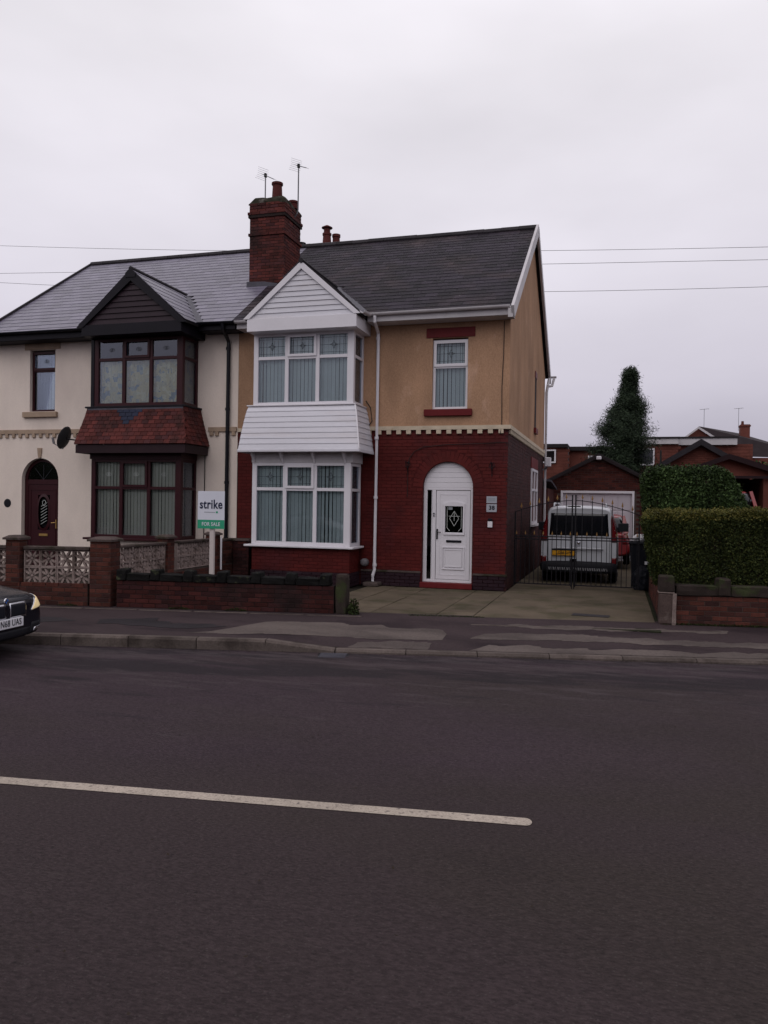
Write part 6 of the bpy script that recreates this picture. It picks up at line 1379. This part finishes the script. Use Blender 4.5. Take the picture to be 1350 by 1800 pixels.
def hedge(name, lab, hull, at, dens, size, mat, mat2, top_d):
    """hull: list of (8 corner) boxes as bottom quad / top quad with rounded noise; leaves lie on and inside its skin"""
    t_ = thing(name, lab, 'hedge', at); B, T = hull; B = [Vector(p) for p in B]; T = [Vector(p) for p in T]
    bm = bmesh.new(); vs_ = [bm.verts.new(p) for p in B+T]
    for f in ((0, 1, 5, 4), (1, 2, 6, 5), (2, 3, 7, 6), (3, 0, 4, 7), (4, 5, 6, 7), (3, 2, 1, 0)): bm.faces.new([vs_[i] for i in f])
    bmesh.ops.bevel(bm, geom=[e for e in bm.edges if max(v.co.z for v in e.verts) > max(b.z for b in B)+.1], offset=.07, segments=2, affect='EDGES')
    for _ in range(5): bmesh.ops.subdivide_edges(bm, edges=[e for e in bm.edges if e.calc_length() > .14], cuts=1, use_grid_fill=True)
    bmesh.ops.triangulate(bm, faces=bm.faces); bmesh.ops.recalc_face_normals(bm, faces=bm.faces)
    for v in bm.verts: v.co += noise.noise_vector(v.co*1.3)*.045+noise.noise_vector(v.co*5)*.03
    bm.normal_update(); F = [(f.calc_area(), [v.co.copy() for v in f.verts], f.normal.copy()) for f in bm.faces if f.normal.z > -.5]
    for v in bm.verts: v.co -= v.normal*.07; v.co -= Vector(at)
    me = bpy.data.meshes.new('inner_mass'); bm.to_mesh(me); bm.free(); me.materials.append(M['bark']); ic = bpy.data.objects.new('inner_twigs', me); col.objects.link(ic); ic.parent = t_
    A = np.array([f[0] for f in F]); n = int(A.sum()*dens); idx = rng.choice(len(F), n, p=A/A.sum())
    tri = np.array([[list(p) for p in f[1][:3]] for f in F]); nor = np.array([list(f[2]) for f in F])
    r1 = np.sqrt(rng.random((n, 1))); r2 = rng.random((n, 1)); tt = tri[idx]; P = tt[:, 0]*(1-r1)+tt[:, 1]*(r1*(1-r2))+tt[:, 2]*(r1*r2); Nn = nor[idx]
    P = P+Nn*rng.normal(-.025, .03, (n, 1)); leaf_mesh('foliage', P, Nn, size, mat, t_)
    up_i = (Nn[:, 2] > .35) | ((P[:, 2] > 1.60) & (P[:, 2] < 1.9) & (rng.random(len(P)) < .5)); Pt = P[up_i]; k = int(len(Pt)*top_d); Pt = Pt[:k]+np.array([0, 0, 1])*rng.uniform(0, .05, (k, 1))+Nn[up_i][:k]*.02; leaf_mesh('new_growth', Pt, Nn[up_i][:k], size, mat2, t_)
    return t_
z0 = .55
hedge('privet_hedge', 'clipped front hedge with yellow green top above the red brick wall', ([(.62, 13.15, z0), (6.8, WY(6.8)+.25, z0), (6.8, WY(6.8)+1.2, z0), (.66, 14.1, z0)], [(.38, 13.12, 1.68), (6.8, WY(6.8)+.18, 1.80), (6.8, WY(6.8)+1.25, 1.80), (.42, 14.2, 1.68)]), (2.5, 13.6, 0), 9500, .034, 'privet_leaf', 'young_leaf', .8)
hedge('laurel_hedge', 'tall dark green rear hedge block rising behind the front hedge', ([(.74, 14.9, .3), (3.0, 14.9, .3), (3.0, 20.0, .3), (.74, 20.0, .3)], [(.50, 15.25, 2.50), (1.90, 15.25, 2.48), (1.95, 20.0, 2.6), (.56, 20.0, 2.6)]), (1.5, 17, 0), 5200, .05, 'laurel_leaf', 'laurel_leaf', .3)
# conifer
ct_ = thing('conifer_tree', 'tall dark conifer standing behind the brick garage', 'tree', (.25, 36, 0))
trunk = [Vector((.08+.093*(i*.85-3.5), 36, i*.85)) for i in range(10)]; MB().tube(trunk, [.16-.015*i for i in range(10)], 8).build('trunk', 'bark', ct_)
Pl = []; Nl = []; lb = MB()
prof = lambda z: np.interp(z, [.8, 2.0, 3.5, 5.0, 6.0, 6.7, 7.3, 7.85], [1.1, 1.32, 1.34, 1.20, .82, .42, .16, .01])
for i in range(620):
    z = rng.uniform(.9, 7.8); a = rng.uniform(0, 2*math.pi); R_ = prof(z)*rng.uniform(.62, 1.14)*(1+.16*noise.noise(Vector((math.cos(a)*1.3, math.sin(a)*1.3, z*1.1))))
    if z > 5.9 and math.cos(a) < 0: R_ *= .7     # the left side of the top is thinner
    cxz = .08+.093*(z-3.5)
    if noise.noise(Vector((math.cos(a)*1.7, math.sin(a)*1.7, z*1.5))) < -.24: continue
    p0 = Vector((cxz, 36, z-.15)); d = Vector((math.cos(a), math.sin(a), .35)); p1 = p0+Vector((d.x*R_, d.y*R_, .35*R_)); lb.tube([p0, (p0+p1)/2+Vector((0, 0, .05)), p1], [.022, .014, .005], 4, cap=False)
    m = 230
    t = rng.uniform(.3, 1.05, m)**.8; base = np.array(p0)[None]+(np.array(p1-p0))[None]*t[:, None]
    sp_ = rng.normal(0, .13, (m, 3))*np.array([1, 1, 1.0]); Pl.append(base+sp_); Nl.append(np.tile(np.array([d.x, d.y, .5]), (m, 1)))
lb.build('limbs', 'bark', ct_); leaf_mesh('crown', np.concatenate(Pl), np.concatenate(Nl), .15, 'conifer_leaf', ct_, asp=.15, jit=.7)
def bush(name, lab, c, r, n, size, mat):
    t_ = thing(name, lab, 'bush', c); st_ = MB()
    for k in range(6): a = k; st_.tube([Vector(c), Vector(c)+Vector((math.cos(a)*r[0]*.5, math.sin(a)*r[1]*.5, r[2]*.9))], [.02, .006], 4)
    st_.build('stems', 'bark', t_); d = rng.normal(0, 1, (n, 3)); d /= np.linalg.norm(d, axis=1)[:, None]; d[:, 2] = np.abs(d[:, 2]); P = np.array(c)+d*np.array(r)*rng.uniform(.55, 1.05, (n, 1)); leaf_mesh('foliage', P, d, size, mat, t_); return t_
bush('garden_weed', 'small green weed at the foot of the mossy stone post', (-4.05, WY(-4.05)+.03, .0), (.10, .09, .26), 500, .04, 'weed_leaf')
bush('shrub', 'loose green shrub showing between the conifer and the tall hedge', (1.35, 30.6, .2), (.9, .9, 2.8), 9000, .10, 'laurel_leaf')
bush('shrub', 'dark evergreen mass at the right behind the carport roof', (6.6, 46, .2), (3.4, 2, 4.1), 9000, .22, 'laurel_leaf')
# weeds and moss at the wall foot
wp = []; 
for i in range(2600):
    x = rng.uniform(-9.2, -4.4); y = WY(x)-abs(rng.normal(0, .03)); g = noise.noise(Vector((x*2.1, 0, 4)))
    if g > .2: wp.append((x, y, rng.uniform(0, .04*g*2)))
for i in range(900):
    x = rng.uniform(.7, 2.6); wp.append((x, WY(x)-abs(rng.normal(0, .02)), rng.uniform(0, .03)))
for i in range(900):
    x = rng.uniform(-3.2, -2.0); wp.append((x, WY(x)+.14+rng.normal(0, .03), rng.uniform(-.01, .012)))
lm = leaf_mesh('weeds', np.array(wp), np.tile([0, -.3, 1.0], (len(wp), 1)), .022, 'weed_leaf', None); lm['kind'] = 'stuff'
# fallen leaves and grit in the gutter
gp_ = []
for i in range(500): x = rng.uniform(-8, 3); gp_.append((x, KY(x)-abs(rng.normal(0, .10))-.01, -.139))
for i in range(160): x = rng.uniform(-6, 3); gp_.append((x, rng.uniform(2, 9), -.121+.0))
lm = leaf_mesh('leaf_litter', np.array(gp_), np.tile([0, 0, 3.0], (len(gp_), 1)), .022, 'bark', None, jit=.4); lm['kind'] = 'stuff'

# ================================================================== garage at the end of the drive
ga = thing('garage', 'brick garage with white up and over door at the end of the drive', 'garage', (-.6, 27.5, 0))
gx0_, gx1_ = -2.3, 1.15; gdx0, gdx1 = -1.84, .56; GZ = 2.34; ap = (-.60, 3.48); ez = 2.62
b = MB(); yg = 27.51
b.add([(gx0_, yg, 0), (gdx0, yg, 0), (gdx0, yg, GZ), (gx0_, yg, GZ)], [(0, 1, 2, 3)]); b.add([(gdx1, yg, 0), (gx1_, yg, 0), (gx1_, yg, GZ), (gdx1, yg, GZ)], [(0, 1, 2, 3)])
b.add([(gx0_, yg, GZ), (gx1_, yg, GZ), (gx1_, yg, ez), (ap[0], yg, ap[1]), (gx0_, yg, ez)], [(0, 1, 2, 3, 4)]); b.add([(gx0_, yg, 0), (gx0_, 33, 0), (gx0_, 33, ez), (gx0_, yg, ez)], [(3, 2, 1, 0)]); b.add([(gx1_, yg, 0), (gx1_, 33, 0), (gx1_, 33, ez), (gx1_, yg, ez)], [(0, 1, 2, 3)]); b.add([(gx0_, 33, 0), (gx1_, 33, 0), (gx1_, 33, ez), (ap[0], 33, ap[1]), (gx0_, 33, ez)], [(4, 3, 2, 1, 0)]); b.build('wall_core', 'mortar', ga)
def gok(u, z):
    x = gx0_+u
    if gdx0-.1 < x < gdx1+.1 and z < GZ+.02: return False
    lim = ez+(ap[1]-ez)*(1-abs(x-ap[0])/(1.75)); return z < lim-.04
b = MB()
for m in bond(gx0_, 27.5, 0, 0, gx1_-gx0_, 3.5, gok): b.inst(BR.v, BR.f, m)
b.build('brickwork', 'garage_brick', ga, kind='stuff')
b = MB()
for s_ in (-1, 1): e = ap[0]+s_*1.95; b.poly([(e, 27.40, ez-.10), (ap[0], 27.40, ap[1]+.06), (ap[0], 33.1, ap[1]+.06), (e, 33.1, ez-.10)], (0, 0, .07))
b.build('roof', 'felt_roof', ga, fixn=True)
b = MB()
for s_ in (-1, 1): e = ap[0]+s_*1.95; b.poly([(e, 27.37, ez-.16), (ap[0], 27.37, ap[1]-.02), (ap[0], 27.37, ap[1]+.07), (e, 27.37, ez-.08)], (0, .03, 0))
b.build('barge_boards', 'brown_tile', ga, fixn=True)
gd = part('garage_door', ga); b = MB(); b.box(gdx0, gdx0+.07, 27.47, 27.55, 0, GZ).box(gdx1-.07, gdx1, 27.47, 27.55, 0, GZ).box(gdx0+.07, gdx1-.07, 27.47, 27.55, GZ-.08, GZ).build('door_frame', 'white_upvc', gd)
b = MB().box(gdx0+.07, gdx1-.07, 27.56, 27.6, 0, GZ-.08)
for i in range(5):
    for j in range(4):
        xa = gdx0+.12+i*.44; za = .08+j*.54; b.cbox(xa, xa+.40, 27.545, 27.57, za, za+.49, .01)
b.build('door_panel', 'garage_door', gd)
MB().cbox(-.68, -.52, 27.25, 27.38, 3.38, 3.50, .02).build('gable_lamp', 'white_upvc', ga)
# lean-to between house and garage
ln = thing('lean_to', 'grey roofed brick lean-to between the ochre house and the garage', 'outbuilding', (-2.6, 25.5, 0))
MB().box(-4.0, -2.05, 24.75, 27.2, 0, 2.35).build('wall', 'garage_brick', ln); MB().poly([(-4.1, 24.72, 2.9), (-1.95, 24.72, 2.55), (-1.95, 27.3, 2.35), (-4.1, 27.3, 2.7)], (0, 0, .06)).build('roof', 'lead', ln, fixn=True)

# ================================================================== houses behind
def win(parent, x0, x1, y, z0, z1, fm='white_upvc', bars=1):
    w_ = part('window', parent); b = MB(); rect_frame(b, x0, x1, z0, z1, y-.03, y+.05, .07)
    for k in range(bars): xm = x0+(x1-x0)*(k+1)/(bars+1); b.box(xm-.03, xm+.03, y-.025, y+.045, z0+.07, z1-.07)
    b.build('frame', fm, w_); MB().box(x0+.05, x1-.05, y+.01, y+.02, z0+.05, z1-.05).build('pane', 'car_glass', w_); return w_
def brickface(parent, x0, x1, y, z0, z1, name='brickwork'):
    b = MB()
    for m in bond(x0, y-.01, z0, 0, x1-x0, z1-z0, L=.45, H=.15): b.inst([(v[0]*2, v[1], v[2]*2.1) for v in BR.v], BR.f, m)
    return b.build(name, 'far_brick', parent, kind='stuff')
f1 = thing('flat_roofed_house', 'low red brick flat roofed building with a white window just right of the ochre house', 'house', (-2.3, 40, 0))
MB().box(-5.5, -2.45, 40, 46, 0, 4.72).box(-2.45, -.3, 40.6, 46, 0, 4.60).build('wall', 'far_brick', f1)
brickface(f1, -5.5, -2.45, 39.99, 2.4, 4.6)
MB().box(-5.6, -2.38, 39.85, 46.1, 4.72, 4.90).box(-2.38, -.2, 40.4, 46.1, 4.60, 4.80).build('roof', 'felt_roof', f1)
win(f1, -3.95, -2.95, 39.92, 3.95, 4.62); win(f1, -1.42, -1.0, 40.52, 3.7, 4.35, bars=0); MB().tube([(-2.4, 40.35, 4.75), (-2.4, 40.35, 2.6)], .05, 6).build('downpipe', 'grey_plastic', f1)
f2 = thing('flat_roofed_house', 'long red brick flat roofed house with white fascia right of the conifer', 'house', (3, 42, 0))
MB().box(.5, 2.75, 41.2, 47, 0, 4.95).box(2.75, 6.2, 42, 47, 0, 4.95).build('wall', 'far_brick', f2); brickface(f2, .5, 2.75, 41.19, 3.2, 4.95); brickface(f2, 2.75, 6.2, 41.99, 3.2, 4.95)
MB().box(.4, 2.85, 41.0, 47.1, 4.95, 5.22).box(2.85, 5.6, 41.75, 47.1, 4.95, 5.28).build('roof_fascia', 'white_paint_worn', f2); MB().box(.35, 2.9, 40.95, 47.2, 5.22, 5.30).box(2.9, 5.65, 41.7, 47.2, 5.28, 5.36).build('roof', 'felt_roof', f2)
win(f2, .75, 1.75, 41.12, 3.9, 4.75, bars=0); MB().tube([(2.85, 41.6, 5.0), (2.85, 41.6, 3.4)], .05, 6).build('downpipe', 'cable_black', f2)
f3 = thing('bungalow', 'red brick gable end with dark bargeboards right behind the tall hedge', 'house', (3.0, 33, 0))
MB().poly([(1.45, 33, 0), (4.9, 33, 0), (4.9, 33, 3.3), (3.1, 33, 4.3), (1.45, 33, 3.3)], (0, 7, 0)).build('wall', 'far_brick', f3, fixn=True)
b = MB()
for m in bond(1.45, 32.99, 2.4, 0, 3.4, 1.9, lambda u, z: z < 3.25+1.0*(1-abs(1.45+u-3.1)/1.75)): b.inst(BR.v, BR.f, m)
b.build('brickwork', 'far_brick', f3, kind='stuff')
b = MB()
for s_ in (-1, 1): e = 3.1+s_*2.0; b.poly([(e, 32.7, 3.16), (3.1, 32.7, 4.40), (3.1, 40.2, 4.40), (e, 40.2, 3.16)], (0, 0, .09))
b.build('roof', 'brown_tile', f3, fixn=True); b = MB()
for s_ in (-1, 1): e = 3.1+s_*2.0; b.poly([(e, 32.66, 3.04), (3.1, 32.66, 4.26), (3.1, 32.66, 4.50), (e, 32.66, 3.26)], (0, .03, 0))
b.build('barge_boards', 'ridge_tile', f3, fixn=True); MB().cbox(1.98, 2.12, 32.85, 32.99, 3.25, 3.42, .02).build('wall_lamp', 'white_upvc', f3)
MB().tube([(1.62, 32.6, 4.05), (1.62, 32.6, 3.2)], .035, 6).build('soil_pipe', 'cable_black', f3)
f4 = thing('carport', 'brick carport with dark shallow gable roof and open front at the right', 'carport', (4.4, 29.5, 0))
MB().box(4.76, 5.05, 29.2, 34, 0, 2.90).box(2.55, 2.8, 29.2, 34, 0, 2.90).build('pier', 'far_brick', f4); MB().box(2.8, 4.76, 33.8, 34, 0, 2.9).build('back_wall', 'black_board', f4)
MB().poly([(2.6, 29.3, 2.92), (5.3, 29.3, 2.92), (5.3, 29.3, 2.98), (3.65, 29.3, 3.52), (2.6, 29.3, 3.10)], (0, .1, 0)).build('gable', 'far_brick', f4, fixn=True)
b = MB(); b.poly([(2.3, 29.0, 3.06), (3.65, 29.0, 3.58), (3.65, 34, 3.58), (2.3, 34, 3.06)], (0, 0, .07)); b.poly([(6.3, 29.0, 2.72), (3.65, 29.0, 3.58), (3.65, 34, 3.58), (6.3, 34, 2.72)], (0, 0, .07)); b.build('roof', 'brown_tile', f4, fixn=True)
b = MB(); b.poly([(2.25, 28.97, 2.98), (3.65, 28.97, 3.50), (3.65, 28.97, 3.68), (2.25, 28.97, 3.14)], (0, .03, 0)); b.poly([(6.3, 28.97, 2.60), (3.65, 28.97, 3.50), (3.65, 28.97, 3.68), (6.3, 28.97, 2.80)], (0, .03, 0)); b.box(2.5, 6.2, 29.02, 29.08, 2.84, 2.93).build('bargeboard', 'brown_fascia', f4, fixn=True)
f5 = thing('detached_house', 'distant house with brown tiled roof and brick chimney at the right edge', 'house', (8, 60, 0))
b = MB(); b.poly([(3.9, 58, 3), (5.55, 58, 3), (8.2, 58, 3), (8.2, 58, 5.3), (5.3, 58, 7.3), (3.9, 58, 6.2)], (0, .3, 0)); b.box(4.2, 14, 58.3, 68, 2, 5.3); b.build('wall', 'far_brick', f5, fixn=True)
b = MB(); b.poly([(5.3, 57.8, 7.38), (8.25, 57.8, 5.35), (13.5, 60.0, 5.35), (8.6, 63.5, 7.38)], (0, 0, .06)); b.poly([(8.6, 63.5, 7.38), (13.5, 60, 5.35), (14.5, 66, 5.2)], (0, 0, .06)); b.build('roof', 'brown_tile', f5, fixn=True)
b = MB(); b.poly([(3.8, 57.75, 6.1), (5.3, 57.75, 7.28), (5.3, 57.75, 7.42), (3.8, 57.75, 6.24)], (0, .04, 0)); b.poly([(8.35, 57.75, 5.20), (5.3, 57.75, 7.28), (5.3, 57.75, 7.42), (8.35, 57.75, 5.34)], (0, .04, 0)); b.build('barge_boards', 'white_paint_worn', f5, fixn=True)
c5 = MB().box(8.25, 8.85, 60, 60.8, 6.2, 7.75).box(8.2, 8.9, 59.95, 60.85, 7.6, 7.7).lathe((8.4, 60.3, 7.75), [(.1, 0), (.08, .25), (0, .25)], 8).build('chimney', 'far_brick', f5)
for (x, y, z0_, z1_, lab) in ((5.65, 58, 7.2, 8.65, 'thin distant television aerial above the brown roof gable'), (8.1, 60, 7.3, 8.9, 'thin distant television aerial just left of the far brick chimney')):
    t_ = thing('tv_aerial', lab, 'aerial', (x, y, z0_), 'television aerials on the far house'); MB().tube([(x, y, z0_), (x, y, z1_)], .014, 5).build('mast', 'aerial_metal', t_)
    b = MB().tube([(x-.3, y, z1_-.05), (x+.3, y, z1_)], .011, 5)
    for k in range(6): b.tube([(x-.27+k*.11, y-.2, z1_-.04), (x-.27+k*.11, y+.2, z1_-.04)], .006, 4)
    b.build('elements', 'aerial_metal', t_)
# overhead cables
def cable(lab, a, b_, sag, r=.008):
    P = []; a = Vector(a); b_ = Vector(b_)
    for i in range(25): t = i/24; p = a.lerp(b_, t); p.z -= sag*4*t*(1-t); P.append(p)
    o_ = MB().tube(P, r, 5).build('overhead_cable', 'cable_black', None, at=a); tag(o_, lab, 'cable', 'overhead cables crossing behind the roofs')
cable('topmost overhead cable crossing the sky behind the roofs', (-45, 30, 15.56), (14, 30, 10.50), 0.69)
cable('middle overhead cable crossing the sky just under the topmost one', (-45, 30, 13.20), (14, 30, 10.02), .06)
cable('lowest overhead cable crossing the sky behind the gable', (-45, 30, 14.03), (14, 30, 9.37), 1.05)

# unseen tree belt, added across the road to darken ground floor window reflections
b = MB(); nx_, nz_ = 120, 10
for i in range(nx_+1):
    x = -70+i*1.2; h = 5.6+1.6*noise.noise(Vector((x*.13, 2, 0)))+.9*noise.noise(Vector((x*.6, 7, 0)))
    for j in range(nz_+1): t = j/nz_; n_ = noise.noise_vector(Vector((x*.7, j*.9, 1)))*.5; b.v.append((x+n_.x, -15-2.5*t*t+n_.y, -.2+h*t))
for i in range(nx_):
    for j in range(nz_): q = i*(nz_+1)+j; b.f.append((q, q+1, q+nz_+2, q+nz_+1))
tb = b.build('added_reflection_belt', 'reflection_belt_dark', None, smooth=True, kind='stuff')
MB().tube([(-8.28, 15.45, .30), (-8.28, 15.45, 1.02)], .022, 6).build('waste_pipe', 'white_upvc', HR)
MB().lathe((-5.30, 16.42, .50), [(.0, -.10), (.05, -.09), (.085, -.04), (.09, .06)], 12, 'y').build('vent_cowl', 'grey_plastic', HR)
